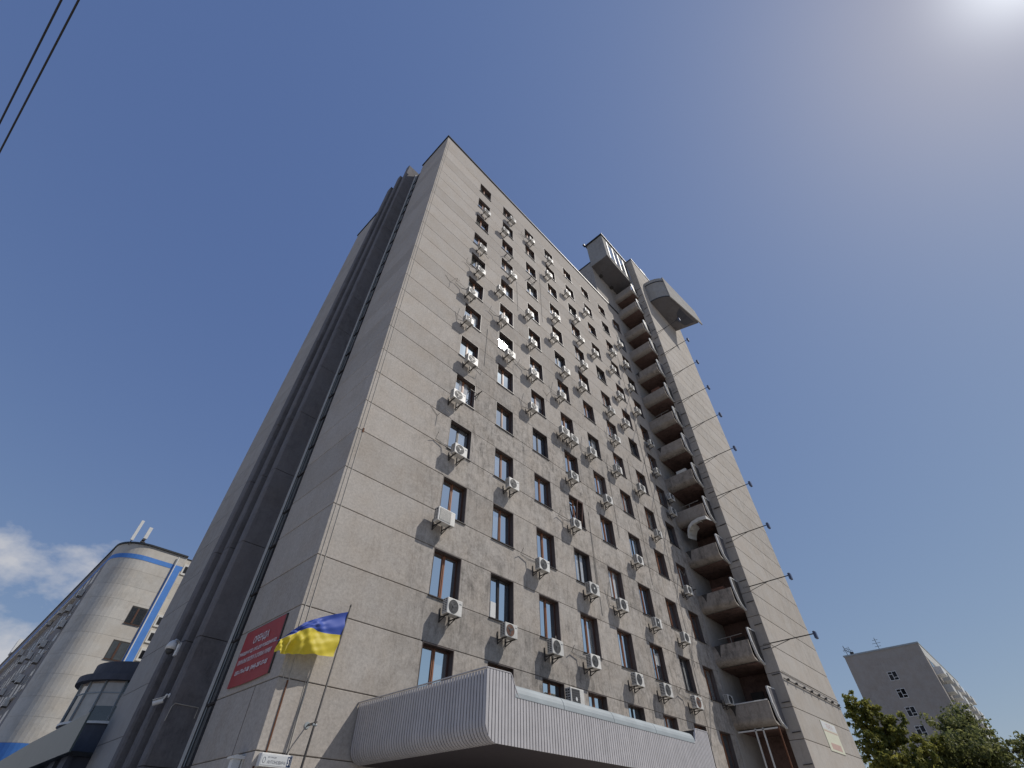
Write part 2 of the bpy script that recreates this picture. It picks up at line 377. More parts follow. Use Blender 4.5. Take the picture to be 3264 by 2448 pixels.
for r in range(1, 14):
    for c in range(8):
        w = obj("window", rev_me, TW, (CX[c], 0, sill(r)))
        obj("frame", fr_me if (r+c*3) % 5 else frD_me, w, w_loc := (CX[c], 0, sill(r)))
        obj("mullion", mull_me if (r+c*3) % 5 else mullD_me, w, w_loc)
        obj("pane", pl_me, w, w_loc); obj("pane", pr_me, w, w_loc)
        obj("sill", sill_me, w, w_loc); obj("backing", back_me, w, w_loc)
        q = random.Random(r*31+c*7)
        for p_ in [k for k in w.children if k.name.startswith("pane")]:
            if (r, c) != (7, 1): p_.rotation_euler = (math.radians(q.uniform(-.5, .5)), 0, math.radians(q.uniform(-.7, .7)))
        t_ = q.random()
        if t_ < .16: obj("curtain", curt_me[0], w, w_loc)
        elif t_ < .30: obj("curtain", curt_me[1], w, w_loc)
        elif t_ < .40: obj("roller_blind", blind_me, w, w_loc)
        if (r, c) in ((12, 1), (9, 0)): obj("paper_sheet", paper_me, w, w_loc)
        if (r, c) == (10, 3):
            s_ = obj("open_sash", sash_me, w, (CX[c], .20, sill(r)+.08)); s_.rotation_euler = (math.radians(9), 0, 0)
# ventilation mesh over the first window of the shaded column
mg = MB()
for i in range(15): mg.box(26.0+i*.1, 26.0+i*.1+.03, -.05, -.02, head(2)-1.8, head(2))
for i in range(18): mg.box(26.0, 27.43, -.045, -.025, head(2)-1.8+i*.1, head(2)-1.77+i*.1)
part("mesh_grille", mg, m_net, TW)
# lightning conductor and cable ducts by the corner
part("conduit", MB().box(.11, .125, -.02, 0, 3.2, 46.5).box(.27, .29, -.02, 0, 3.2, 46.6), m_duct, TW)
part("conduit", MB().box(.245, .275, -.03, 0, 1.72, 3.2), m_rust, TW)["label"] = "rusty lower end of the conduit"
part("conduit", MB().box(.75, .765, -.015, 0, 1.2, 3.35).box(.80, .83, -.02, 0, 1.2, 3.35), m_duct, TW)
part("clamp", MB().box(.24, .30, -.03, 0, 11.55, 11.75), m_rust, TW)
for x, z0, z1, dx in ((15.35, 9.9, 14.5, .1), (15.5, 8.6, 13.2, -.05), (21.7, 12, 22, .25), (24.9, 8, 30, .2), (25.0, 21, 39, -.15), (12.35, 30.5, 38.5, .1), (18.6, 14, 19.5, .05), (9.4, 29, 33, -.1), (6.35, 20.3, 24, .1), (24.6, 4.2, 9, .1)):
    part("facade_cable", MB().tube([(x,-.02,z0),(x+dx*.4,-.03,z0+(z1-z0)*.4),(x+dx,-.02,z1)], .013, 4), m_pipe, TW)
for x, z, l in ((26.9, 14.2, 1.1), (3.6, 14.6, .9), (12.2, 22.0, .8), (3.0, 25.6, .9), (20.9, 29.9, .7)):
    part("cable_stub", MB().tube([(x,0,z),(x+.25*l,-.25,z+.5*l),(x+.45*l,-.45,z+.1*l)], .014, 4).tube([(x,-.02,z),(x-.5*l,-.02,z+.35*l)], .010, 4), m_pipe, TW)
# slit glazing between front block and first fin
sg = MB(); sp_ = []
part("slit_frame", MB().box(.10, .16, 4.74, 4.80, GROUND, 46.9).box(.10, .16, 3.82, 3.88, GROUND, 46.9), m_flash, TW)
part("slit_trim", MB().box(-.01, .06, 4.79, 4.855, GROUND, 46.9), m_white, TW)  # white colour stands in for sky reflected along the slit frame
sf = part("slit_window", MB().box(.16, .30, 3.84, 4.84, GROUND, 46.9), m_core, TW)
for r in range(1, 15):
    for z in (head(r), sill(r)):
        part("transom", MB().box(.08, .16, 3.86, 4.76, z-.035, z+.035), m_frameD, sf)
    part("pane", MB().box(.115, .125, 3.88, 4.74, sill(r)+.04, head(r)-.04), m_glassD, sf)
    if r < 14: part("pane", MB().box(.115, .125, 3.88, 4.74, head(r+1)+.04, sill(r)-.04), m_glassD, sf)
# three stepped fins
for (xf, y0, y1, top) in ((-.92, 4.86, 5.36, 47.8), (-1.06, 5.76, 6.26, 46.5), (-1.22, 6.58, 7.08, 45.1)):
    fin = part("fin", MB().box(xf+.05, .31, y0+.04, y1-.04, GROUND, top-.1), m_core, TW)
    zs = [GROUND] + sorted([head(r) for r in range(1, 15)]) + [top]
    for a, b in zip(zs[:-1], zs[1:]):
        if b-a < .5: continue
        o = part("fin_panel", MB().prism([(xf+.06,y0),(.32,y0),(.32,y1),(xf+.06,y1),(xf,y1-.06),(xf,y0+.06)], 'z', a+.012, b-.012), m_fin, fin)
# flue by the roof corner
part("flue", MB().tube([(1.0,.8,ROOF-.4),(1.0,.8,ROOF+1.5)], .14, 14), m_flash, TW, smooth=True)

# ---- stair tower: front slab, core, roof lodge, pod
SX0, SX1, SY0, SY1, STOP = 29.65, 40.55, -3.32, -2.45, 59.0
part("stair_slab", MB().box(SX0+.06, SX1-.06, SY0+.06, SY1-.02, GROUND, STOP-.1), m_joint, TW)
lv = sorted([z*1.02-.42 for r in range(-3, 15) for z in (head(r), sill(r))])
lv = [GROUND] + [z for z in lv if GROUND+.5 < z < STOP-.6] + [STOP]
for a, b in zip(lv[:-1], lv[1:]):
    o = part("stair_panel", MB().box(SX0, SX1, SY0, SY1, a+.014, b-.014), m_tower, TW); bevel(o, .015)
part("coping", MB().box(SX0-.08, SX1+.08, SY0-.08, SY1+.1, STOP, STOP+.14), m_cope, TW)
part("stair_core", MB().box(31.3, 40.3, -2.44, 12, GROUND, 55.0), m_core, TW)
core = part("lift_block", MB().box(24.0, 40.0, .05, 9, 46.9, 55.0), m_concL, TW)
part("coping", MB().box(23.9, 40.1, -.05, 9.1, 55.0, 55.16), m_cope, TW)
part("lift_block_band", MB().box(23.985, 24.0, .05, 9, 53.3, 55.0).box(23.985, 24.0, .05, 9, 47.5, 53.26), m_concL, TW)
# glazed lodge cantilevered by the slab
lodge = part("roof_lodge", MB().prism([(23.75,59.0),(29.64,59.0),(29.64,53.4),(25.1,53.4),(23.85,53.78)], 'y', -2.44, .04), m_pod, TW)
part("coping", MB().box(23.55, 29.6, -2.6, .2, 59.0, 59.14), m_cope, lodge)
part("coping_end", MB().box(23.2, 23.6, .05, .3, 58.85, 59.1), m_cope, lodge)
for i in range(4):
    x0 = 24.5+i*1.27
    fr = MB().box(x0, x0+.22, -2.52, -2.44, 53.9, 58.1)
    part("mullion", fr, m_whiteD, lodge)
    part("pane", MB().box(x0+.22, x0+1.05, -2.475, -2.44, 54.2, 57.7), m_glassD if i % 2 else m_glass, lodge)
    part("spandrel", MB().box(x0+.22, x0+1.27, -2.50, -2.44, 57.7, 58.2).box(x0+.22, x0+1.27, -2.50, -2.44, 53.9, 54.2), m_pod, lodge)
part("lodge_soffit_shade", MB().prism([(25.12,53.385),(29.6,53.385),(29.6,53.399),(25.12,53.399)], "y", -2.42, .03), m_fin, lodge)  # thin dark sheets under the lodge: underside shade put into the colour
part("lodge_soffit_shade", MB().prism([(23.88,53.755),(25.1,53.385),(25.1,53.398),(23.88,53.77)], "y", -2.42, .03), m_fin, lodge)
for x, y in ((24.5, -.15), (26.9, -.1)): part("beam_end", MB().box(x+.9, x+1.25, -.35, .05, 53.1, 53.42), m_core, lodge)
# rounded pod on the front of the slab
podpl = [(31.41,-3.33),(31.42,-3.7),(31.52,-4.25),(31.75,-4.8),(32.02,-5.25),(32.31,-5.54),(38.6,-6.32),(38.75,-6.2),(37.94,-3.33)]
def podz(x): return 54.7 - max(0, x-32.3)*.30
pv = [(x,y,50.33) for x,y in podpl] + [(x,y,podz(x)) for x,y in podpl]; n_ = len(podpl)
pod = part("pod", MB().add(pv, [tuple(range(n_-1,-1,-1)), tuple(range(n_,2*n_))] + [(i,(i+1)%n_,n_+(i+1)%n_,n_+i) for i in range(n_)]), m_pod, TW)
for dz, w in ((-.75, .035), (.02, .05)):
    rim = MB()
    for i in range(5):
        a, b = podpl[i], podpl[i+1]
        zt = 54.7+dz if dz < 0 else 50.36
        rim.bar((a[0]-.02,a[1]-.03,zt),(b[0]-.02,b[1]-.03,zt), .08, .12)
    part("rim_groove", rim, m_cope, pod)
fp = part("front_plate", MB().prism([(32.31,50.22),(39.4,50.22),(38.75,52.75),(32.31,54.85)], 'y', -.07, .05), m_pod, pod)
fp.rotation_euler.z = math.atan2(-.78, 6.29); fp.location += Vector((0,0,0))
fpv = Vector((32.31,-5.60,0)); Rz = Matrix.Rotation(fp.rotation_euler.z, 3, 'Z')
fp.location = Vector(fp.location) + fpv - Rz @ Vector((32.31,0,0))
part("pod_soffit_shade", MB().prism([(x+(.03 if x < 33 else -.03), y+.02) for x, y in podpl], "z", 50.32, 50.329), m_fin, pod)  # dark sheet added below the pod, painting the shade of its underside
part("stain_patch", MB().prism([(34.8,-5.6),(35.3,-4.9),(36.0,-4.6),(36.2,-4.1),(37.0,-4.5),(37.9,-4.7),(38.2,-5.9),(36.5,-5.7)], 'z', 50.305, 50.319), m_annex, pod)
part("roof_hood", MB().prism([(33.2,58.9),(35.0,58.9),(34.5,61.2),(33.2,61.2)], 'y', -3.1, -1.8).box(35.1, 36.6, -3.0, -2.2, 59.1, 60.2), m_steel, TW)
# balconies of the loggia
BT = [6.45+3.3*k for k in range(9)] + [36.4, 40.0, 43.45, 47.8, 51.3]
def jprof(zt, t=.10):
    o = [(28.1, zt), (28.1, zt-.78)]
    for i in range(1, 6):
        a = i/5*PI/2*.92; o.append((28.1+.45*(1-math.cos(a)), zt-.78-.36*math.sin(a)))
    o.append((31.2, zt-1.22)); inn = [(31.2, zt-1.10), (28.75, zt-1.08), (28.3, zt-.95), (28.1+t, zt-.75), (28.1+t, zt)]
    return o + inn
for k, zt in enumerate(BT):
    bl = part("balcony", MB().prism(jprof(zt), 'y', -2.54, -.06), m_balc, TW)
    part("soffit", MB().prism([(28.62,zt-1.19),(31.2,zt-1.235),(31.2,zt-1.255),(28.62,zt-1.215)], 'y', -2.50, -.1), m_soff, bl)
    pl = [(28.45,zt+.75),(29.62,zt+.78),(29.62,zt-1.05),(29.5,zt-1.2),(28.95,zt-.98),(28.72,zt-.75),(28.52,zt-.1)]
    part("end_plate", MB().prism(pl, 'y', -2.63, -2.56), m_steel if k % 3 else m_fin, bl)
    e = MB(); pp = [(28.45,zt+.75),(28.50,zt-.1),(28.70,zt-.75),(28.92,zt-.98),(29.5,zt-1.2)]
    for a, b in zip(pp[:-1], pp[1:]): e.bar((a[0],-2.60,a[1]),(b[0],-2.60,b[1]), .13, .09)
    e.bar((28.45,-2.60,zt+.75),(29.6,-2.60,zt+.78), .10, .06)
    part("edge_trim", e, m_white, bl)
    if k == 0: part("handrail", MB().tube([(28.12,-.1,zt+.05),(28.12,-2.5,zt+.05)], .035, 6), m_white, bl)
    if k < 4 or k in (6, 9):
        y_ = -.35-.12*(k % 3); d_ = .55+.2*(k % 2)
        part("broken_notch", MB().prism([(y_-.22,zt+.004),(y_+.22,zt+.004),(y_+.05,zt-d_*.55),(y_-.02,zt-d_),(y_-.10,zt-d_*.5)], 'x', 28.093, 28.105), m_core, bl)
    if k in (2, 5, 8): part("stored_box", MB().box(28.4, 28.9, -1.6-.2*(k % 3), -1.1, zt-.1, zt+.22+.05*k), m_whiteD if k % 2 else m_rustf, bl)
    if k in (1, 4, 7): part("clothes_rack", MB().bar((28.3,-2.2,zt+.45),(28.3,-.6,zt+.4),.03).bar((28.3,-1.4,zt-.2),(28.3,-1.4,zt+.45),.03), m_pipe, bl)
    if k < 11:
        part("door", MB().box(31.18, 31.29, -1.35, -.55, zt-1.05, zt+1.1), m_frameD, bl)
        part("side_window", MB().box(31.22, 31.29, -2.3, -1.55, zt-.1, zt+1.1), m_glassD, bl)
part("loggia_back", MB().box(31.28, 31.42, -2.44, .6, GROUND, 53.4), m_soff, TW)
part("loggia_side", MB().box(XEND, 31.3, -.05, .4, GROUND, 53.4), m_concL, TW)
# bent sheet awning over one balcony
aw = MB(); zt = BT[3]+1.98
ap = [(-2.52,zt+.12),(-1.9,zt+.16),(-1.35,zt+.05),(-1.0,zt-.2),(-.82,zt-.55),(-.75,zt-.85)]
for a, b in zip(ap[:-1], ap[1:]):
    aw.add([(27.85,a[0],a[1]),(27.85,b[0],b[1]),(27.85,b[0]+.03,b[1]-.26),(27.85,a[0],a[1]-.28),(29.4,a[0],a[1]+.1),(29.4,b[0],b[1]+.1),(27.87,b[0]+.03,b[1]-.26),(27.87,a[0],a[1]-.28)],
           [(0,1,2,3),(0,4,5,1),(7,6,2,3),(4,0,7),(5,1,6)])
part("balcony_awning", aw, m_whiteD, TW)
# rusty posts under the lowest balcony
for y, m in ((-1.25, m_whiteD), (-1.70, m_whiteD), (-2.60, m_rust)): part("post", MB().box(28.15, 28.22, y-.035, y+.035, GROUND, BT[0]-1.22), m, TW)
part("post_rail", MB().box(28.15, 28.20, -2.6, -.2, BT[0]-1.34, BT[0]-1.27), m_whiteD, TW)
# short anchor rods along the slab edge
an = MB()
for i in range(34):
    z = 3.6+i*1.46; an.bar((SX0-.02, SY0+.05, z),(SX0-.03, SY0+.55, z-.02), .04)
part("anchor_rod", an, m_steel, TW)["kind"] = "stuff"

# ------------------------------------------------------------------ entrance canopy
CXL, CXR, CYF, CZB, CZT = 2.48, 13.1, -5.15, 1.66, 3.02
can = part("entrance_canopy", MB().prism([(CXL+.06,3.0),(CXL+.06,2.05),(CXL+.12,1.88),(CXL+.22,1.76),(CXL+.36,1.69),(CXR-.05,1.69),(CXR-.05,2.5),(CXL+.5,2.5),(CXL+.5,3.0)], 'y', CYF+.06, -.01), m_core, TW)
part("canopy_soffit", MB().box(CXL+.34, CXR, CYF+.02, -.01, 1.665, 1.69), m_csoff, can)
def arc(): return [(CXL+.36*(1-math.cos(a)), CZB+.36-.36*math.sin(a)) for a in [i/6*PI/2 for i in range(7)]]
side = [(CXL, CZT-.03)] + arc(); inn = [(x+.03 if i < 4 else x+.015, z+(.0 if i < 3 else .025)) for i, (x, z) in enumerate(side)]
W_ = .072; slat_me = MB().prism(side + inn[::-1], 'y', 0, W_).mesh("slat", m_slat)
nS = 51; dS = (abs(CYF)-.03)/nS
for i in range(nS): obj("slat", slat_me, can, (0, CYF+.01+i*dS, 0))
def ftop(x):
    def step(t): t = min(1, max(0, t)); return t*t*(3-2*t)
    return 3.02 - .44*step((x-3.25)/.32)**.8 + .40*step((x-11.95)/.28)**1.6
def fbot(x):
    d = x-CXL
    return CZB+.36-math.sqrt(max(0, .36**2-(.36-d)**2)) if d < .36 else CZB
nF = 105; dF = (CXR-CXL)/nF; flat_me = None
for i in range(nF):
    x0 = CXL+i*dF; x1 = x0+.075
    b0, b1, t0, t1 = fbot(x0+.004), fbot(x1), ftop(x0), ftop(x1)
    if b0 == b1 and abs(t0-2.58) < .004 and abs(t1-2.58) < .004:
        if flat_me is None: flat_me = MB().box(0, .075, CYF-.022, CYF, CZB, 2.58).mesh("slat", m_slat)
        obj("slat", flat_me, can, (x0, 0, 0))
    else: part("slat", MB().prism([(x0,b0),(x1,b1),(x1,t1),(x0,t0)], 'y', CYF-.022, CYF), m_slat, can)
part("front_backing", MB().prism([(CXL+.03,2.1)]+[(CXL+.36,CZB+.02),(CXR-.02,CZB+.02),(CXR-.02,2.9),(12.25,2.9),(11.95,2.55),(3.6,2.55),(3.25,2.95),(CXL+.03,2.98)], 'y', CYF+.001, CYF+.05), m_core, can)
# flashing: quarter-round zinc trough edge
fl = MB(); xs = [3.42, 3.5] + [3.6+i*2.1 for i in range(4)] + [11.95]
for a, b in ((3.42, 5.2), (5.22, 7.4), (7.42, 9.6), (9.62, 12.0)):
    prof = [(CYF-.03,2.57)] + [(CYF-.03+.20*(1-math.cos(t)), 2.585+.27*math.sin(t)) for t in [i/5*PI/2 for i in range(6)]] + [(CYF+.17, 2.57)]
    fl.prism(prof, 'x', a, b)
part("flashing", fl, m_flash, can, smooth=False)
tr = MB(); pp = [(CXL,3.02)] + [(3.22+i*.045, ftop(3.22+i*.045)+.012) for i in range(9)]
for a, b in zip(pp[:-1], pp[1:]): tr.bar((a[0],CYF,a[1]),(b[0],CYF,b[1]), .06, .02)
part("edge_trim", tr, m_slat, can); tr = MB()
pp = [(11.9+i*.045, ftop(11.9+i*.045)+.012) for i in range(9)] + [(CXR,2.99)]
for a, b in zip(pp[:-1], pp[1:]): tr.bar((a[0],CYF,a[1]),(b[0],CYF,b[1]), .06, .02)
part("edge_trim", tr, m_slat, can)
part("edge_trim", MB().bar((CXL,CYF,3.02),(CXL,0,3.02), .05, .02), m_slat, can)
part("end_cheek", MB().box(CXR, CXR+.05, CYF-.02, -.01, CZB, 2.98).prism([(CYF,2.4),(-3.9,2.4),(-3.9,2.95),(CYF,2.95)], 'x', 12.15, 12.2), m_steel, can)

en = part("entrance_glazing", MB().box(5.0, 11.0, -.02, -.003, GROUND, 1.25), m_core, TW)
for i in range(6): part("door_leaf" if i in (2, 3) else "glass_panel", MB().box(5.06+i, 5.94+i, -.06, -.02, GROUND+.05, 1.2), m_glassD, en)
# ------------------------------------------------------------------ air conditioners
ORD = ["", "first", "second", "third", "fourth", "fifth", "sixth", "seventh", "eighth", "ninth", "tenth", "eleventh", "twelfth", "thirteenth"]
def make_ac(kind, pipe):
    """split-unit condenser; local origin: middle of the casing, wall plane at y=+.5"""
    root = obj("air_conditioner", None, None, (0,0,0))
    w, h = (.36, .27) if kind != 'louvre' else (.43, .30)
    cs = MB().box(-w, w, -.05, .24, -h, h)
    c = part("casing", cs, m_whiteD, root); bevel(c, .018, 2)
    if kind in ('fan', 'rust', 'dot'):
        m_ = {'fan': m_grill, 'rust': m_rustf, 'dot': m_grill}[kind]
        g = MB().disc((-.07,-.052,.0), .228, (0,1,0), .012, 22)
        gr = part("fan_grille", g, m_, root)
        rg = MB()
        for rr in (.225, .15, .085): rg.tube([(-.07+rr*math.cos(a), -.062, rr*math.sin(a)) for a in [i/18*2*PI for i in range(19)]], .005, 4, cap=False)
        part("guard_ring", rg, m_blade, gr)
        b_ = MB()
        for i in range(3):
            a = i*2*PI/3+.4; b_.bar((-.07,-.061,0),(-.07+.17*math.cos(a),-.061,.17*math.sin(a)), .075, .006, up=(0,1,0))
        part("fan_blades", b_, m_blade, gr)
        part("fan_hub", MB().disc((-.07,-.068,0), .045, (0,1,0), .012, 12), m_white if kind == 'dot' else m_blade, gr)
        part("badge", MB().box(.20, .31, -.056, -.049, .13, .16), m_greyp, root)
    elif kind == 'square':
        g = MB().box(-.30, .12, -.058, -.05, -.24, .24); gr = part("fan_grille", g, m_grill, root)
        lb = MB()
        for i in range(9): lb.box(-.30, .12, -.066, -.058, -.235+i*.055, -.215+i*.055)
        part("guard_ring", lb, m_blade, gr)
        part("fan_hub", MB().disc((-.09,-.07,0), .05, (0,1,0), .012, 12), m_white, gr)
    else:
        g = MB().box(-.36, .20, -.056, -.05, -.24, .26); gr = part("front_grille", g, m_blade, root)
        lb = MB()
        for i in range(12): lb.box(-.36, .20, -.07, -.056, -.235+i*.041, -.215+i*.041)
        part("louvre", lb, m_whiteD, gr)
    sg_ = MB(); n = 7                                             # dark intake on the left end, barred
    part("side_grille", MB().box(-w-.004, -w, .0, .21, -h+.05, h-.04), m_grill, root)
    for i in range(n): sg_.box(-w-.012, -w-.004, .0, .21, -h+.06+i*.062, -h+.082+i*.062)
    sg_.box(-w-.012, -w-.004, .09, .11, -h+.05, h-.04)
    part("side_bars", sg_, m_whiteD, root)
    for x in (-.24, .24):
        br = MB().box(x-.02, x+.02, -.02, .5, -h-.035, -h).box(x-.02, x+.02, .46, .5, -h-.03, -h+.30)
        br.bar((x,.46,-h-.16),(x,.16,-h-.03), .025); br.box(x-.02, x+.02, .465, .495, -h-.18, -h-.03)
        part("bracket", br, m_steel, root)
    part("cap_cover", MB().box(w, w+.03, .10, .22, -h+.04, -h+.2), m_whiteD, root)
    if pipe == 1: part("pipe", MB().tube([(w-.02,.15,-.1),(w+.12,.3,-.02),(w+.16,.47,.3),(w+.17,.48,.62)], .018, 5), m_pipe, root)
    if pipe == 2: part("pipe", MB().tube([(-w,.2,.1),(-w-.25,.4,.2),(-w-.75,.43,.28),(-w-.8,.2,.5)], .016, 5).tube([(-w,.2,.05),(-w-.3,.42,.15),(-w-.75,.43,.25)], .012, 5), m_pipe, root)
    if pipe == 3: part("pipe", MB().tube([(w,.2,-.22),(w+.5,.3,-.25),(w+.55,.30,.15)], .016, 5), m_pipe, root)
    if pipe == 4: part("pipe", MB().tube([(-w+.1,.2,-.2),(-w-.25,.45,-.05),(-w-.33,.46,.3),(-w-.30,.3,1.0)], .018, 5), m_pipe, root)
    kids_of(root); return root
AC = [(1,2,5.14,38.69),(2,1,8.35,42.3),(2,2,7.44,38.66),(1,4,5.03,32.27),(1,5,5.08,29.0),(2,4,8.4,32.4),(1,6,4.53,25.6),(2,5,7.16,28.89),(1,7,4.49,22.55),(2,6,7.5,25.66),(2,7,8.14,22.53),(3,1,11.06,42.03),(3,5,10.27,29.13),(3,6,10.49,25.8),(3,7,10.43,22.5),(3,8,10.2,19.26),(4,1,13.83,41.79),(4,2,13.36,38.57),(4,4,13.83,32.23),(4,5,13.26,28.98),(4,6,14.28,25.77),(4,7,13.38,22.57),(5,2,16.21,38.6),(5,3,17.23,35.43),(5,4,17.32,32.33),(5,5,17.13,28.81),(5,6,16.39,25.73),(6,2,19.28,38.68),(6,4,19.43,32.31),(6,6,20.25,25.7),(7,3,23.25,35.68),(7,4,22.32,32.43),(7,5,22.49,29.03),(7,6,22.4,25.72),(8,2,25.42,38.91),(8,3,25.54,35.71),(8,4,25.34,32.16),(8,5,25.38,29.06),(4,8,13.25,19.18),(4,8,14.21,19.11),(4,9,13.7,15.95),(4,10,13.42,12.72),(5,8,16.25,19.19),(5,9,17.28,15.96),(4,11,14.3,9.45),(6,7,20.1,22.57),(6,8,19.35,19.35),(6,10,19.73,12.8),(7,8,22.4,19.23),(7,9,23.38,15.94),(8,6,26.43,25.81),(8,7,26.17,22.64),(8,8,27.48,20.76),(8,8,27.03,19.23),(8,10,25.98,12.76),(3,11,10.39,9.42),(3,12,10.99,6.1),(2,12,8.16,6.09),(1,12,5.23,6.19),(1,11,4.42,9.42),(1,10,4.81,12.92),(1,9,4.38,16.09),(1,8,5.02,19.34),(2,10,8.35,12.82),(4,12,13.66,6.08),(5,11,16.93,9.38),(5,12,17.23,5.98),(6,11,20.4,9.31),(6,12,19.92,5.96),(7,11,23.66,9.26),(7,12,23.15,5.89),(8,12,27.65,6.67),(4,13,12.07,4.41)]
KD = {(1,11): 'louvre', (2,12): 'rust', (7,12): 'rust', (6,11): 'square', (1,10): 'dot', (4,13): 'square', (5,10): 'square', (5,11): 'fan', (4,11): 'dot', (8,8): 'dot', (4,9): 'dot', (7,9): 'square', (6,8): 'square', (2,6): 'square', (1,7): 'square'}
PD = {(1,5): 2, (1,6): 2, (1,7): 4, (2,6): 2, (2,7): 3, (3,7): 2, (3,8): 4, (2,4): 1, (4,7): 4, (4,8): 1, (5,8): 4, (5,11): 4, (5,9): 1, (1,8): 3, (1,10): 2, (1,4): 3, (4,11): 1, (3,12): 1, (4,12): 2, (6,7): 4, (6,8): 4, (3,1): 2, (7,12): 2, (6,10): 1, (4,10): 2, (3,11): 2}
WORD = {'louvre': "slatted front", 'rust': "rusty brown fan", 'dot': "white fan hub", 'square': "square grille", 'fan': "round dark fan"}
PROTO = {}; seen = {}; used_proto = set()
for (c, r, x, z) in AC:
    n = seen.get((c, r), 0); seen[(c, r)] = n+1
    kd = KD.get((c, r), 'fan'); pd = PD.get((c, r), 0) if n == 0 else 0
    if (kd, pd) not in PROTO: PROTO[(kd, pd)] = make_ac(kd, pd)
    p = PROTO[(kd, pd)]
    if (kd, pd) not in used_proto: used_proto.add((kd, pd)); o = p; o.location = (x, -.50, z)
    else: o = copy_tree(p, (x, -.50, z))
    if (c, r) == (4, 13): lab = "wide white air conditioner with square grille standing just above the zinc canopy edge"; o.scale = (1.25, 1, 1.45)
    elif (c, r) == (8, 12): lab = "white air conditioner at the end of the lowest balcony front"
    elif (c, r) == (8, 8) and n == 0: lab = "upper of two shaded air conditioners stacked left of a balcony"
    elif (c, r) == (8, 8): lab = "lower of two shaded air conditioners stacked left of a balcony, white fan hub"
    elif (c, r) == (4, 8): lab = ("left" if n == 0 else "right") + " of two side-by-side air conditioners, eighth window row, fourth column"
    else: lab = f"white air conditioner, {WORD[kd]}, {ORD[r]} window row from top, {ORD[c]} column from corner"
    q = random.Random(c*100+r*7+n)
    if (c, r) != (4, 13):
        k_ = q.choice((.93, 1.0, 1.0, 1.07)); o.scale = (k_*q.uniform(.96, 1.05), 1, k_)
        o.rotation_euler = (0, math.radians(q.uniform(-1.6, 1.6)), 0)
    tag(o, lab, "air conditioner", "air conditioners on the front facade")
# empty brackets left behind by removed units
def make_brackets():
    root = obj("empty_bracket", None, None, (0,0,0))
    for x in (-.3, .3):
        part("arm", MB().box(x-.02, x+.02, -.5, 0, -.02, .02).box(x-.02, x+.02, -.03, 0, -.35, .02).bar((x,-.02,-.25),(x,-.30,-.02), .03), m_steel, root)
    part("cross_bar", MB().box(-.3, .3, -.12, -.09, .02, .05), m_steel, root)
    kids_of(root); return root
bk = make_brackets()
for i, (x, z, w) in enumerate(((8.1, 35.3, "third window row, second column"), (11.1, 35.2, "third window row, third column"), (5.6, 17.55, "below the ninth-row window nearest the corner"), (26.9, 13.2, "beside the eleventh-row shaded window"))):
    o = bk if i == 0 else copy_tree(bk, (0,0,0)); o.location = (x, 0, z)
    tag(o, "empty dark air conditioner bracket, " + w, "bracket", "empty brackets on the facade")

# ------------------------------------------------------------------ floodlights on the stair slab edge
def make_flood():
    root = obj("floodlight", None, None, (0,0,0))
    part("arm", MB().tube([(0,0,0),(0,-2.72,0)], .032, 6), m_steel, root)
    part("brace", MB().tube([(.02,.02,-.28),(0,-1.25,-.02)], .02, 5), m_steel, root)
    hd = part("lamp_head", MB().box(-.16, .16, -2.86, -2.70, -.30, .12), m_lampb, root); bevel(hd, .03)
    part("wall_clamp", MB().box(-.05, .05, 0, .45, -.05, .05), m_steel, root)
    kids_of(root); return root
fl0 = make_flood()
FZ = [te*37.0 for te in (1.1449, 1.047, .9504, .8512, .7563, .6536, .558, .4611, .3603, .2618)]
for i, z in enumerate(FZ):
    o = fl0 if i == 0 else copy_tree(fl0, (0,0,0)); o.location = (SX0+.05, SY0-.005, z)
    w = ["topmost floodlight arm, just below the rounded pod", "second floodlight arm from top", "third floodlight arm from top", "fourth floodlight arm from top", "fifth floodlight arm from top", "fifth floodlight arm from bottom", "fourth floodlight arm from bottom", "third floodlight arm from bottom", "second floodlight arm from bottom", "lowest floodlight arm on the stair tower"][i]
    tag(o, w + (" along the stair tower edge" if i not in (0, 9) else ""), "floodlight", "floodlights along the stair tower")
# bulbs-on-cable rail and notice board on the slab
cr = thing("light_rail", "thin dark rail with small lamps across the lower stair tower face", "light rail", (SX0,SY0,7.7))
part("rail", MB().tube([(SX0+.05,SY0-.06,7.72),(SX1-.05,SY0-.06,7.66)], .03, 6).tube([(SX0+.05,SY0-.06,8.12),(SX1-.05,SY0-.06,8.02)], .015, 5), m_steel, cr)
for i in range(8): part("lamp", MB().disc((SX0+.7+i*1.38,SY0-.10,7.74), .07, (0,1,0), .14, 10), m_steel, cr)
def text_mesh(body, name, mat, h, width=None, bold=0.0, depth=.004):
    cu = bpy.data.curves.new(name, 'FONT'); cu.body = body; cu.size = 1.0; cu.extrude = 0.0; cu.offset = bold; cu.resolution_u = 2
    t = bpy.data.objects.new(name, cu); COL.objects.link(t)
    dg = bpy.context.evaluated_depsgraph_get(); me = bpy.data.meshes.new_from_object(t.evaluated_get(dg))
    bpy.data.objects.remove(t); bpy.data.curves.remove(cu)
    xs = [v.co.x for v in me.vertices]; ys = [v.co.y for v in me.vertices]
    x0, x1, y0, y1 = min(xs), max(xs), min(ys), max(ys); sx = (width/(x1-x0)) if width else h/(y1-y0); sy_ = h/(y1-y0)
    for v in me.vertices: v.co.x = (v.co.x-x0)*sx; v.co.y = (v.co.y-y0)*sy_; v.co.z = 0
    me.materials.clear(); me.materials.append(mat); return me
def text_front(body, x, y, z, h, width, mat, parent, name="lettering", bold=0.0):    # on a wall facing -y
    o = obj(name, text_mesh(body, name, mat, h, width, bold), parent, (x,y,z)); o.rotation_euler = (PI/2, 0, 0); return o
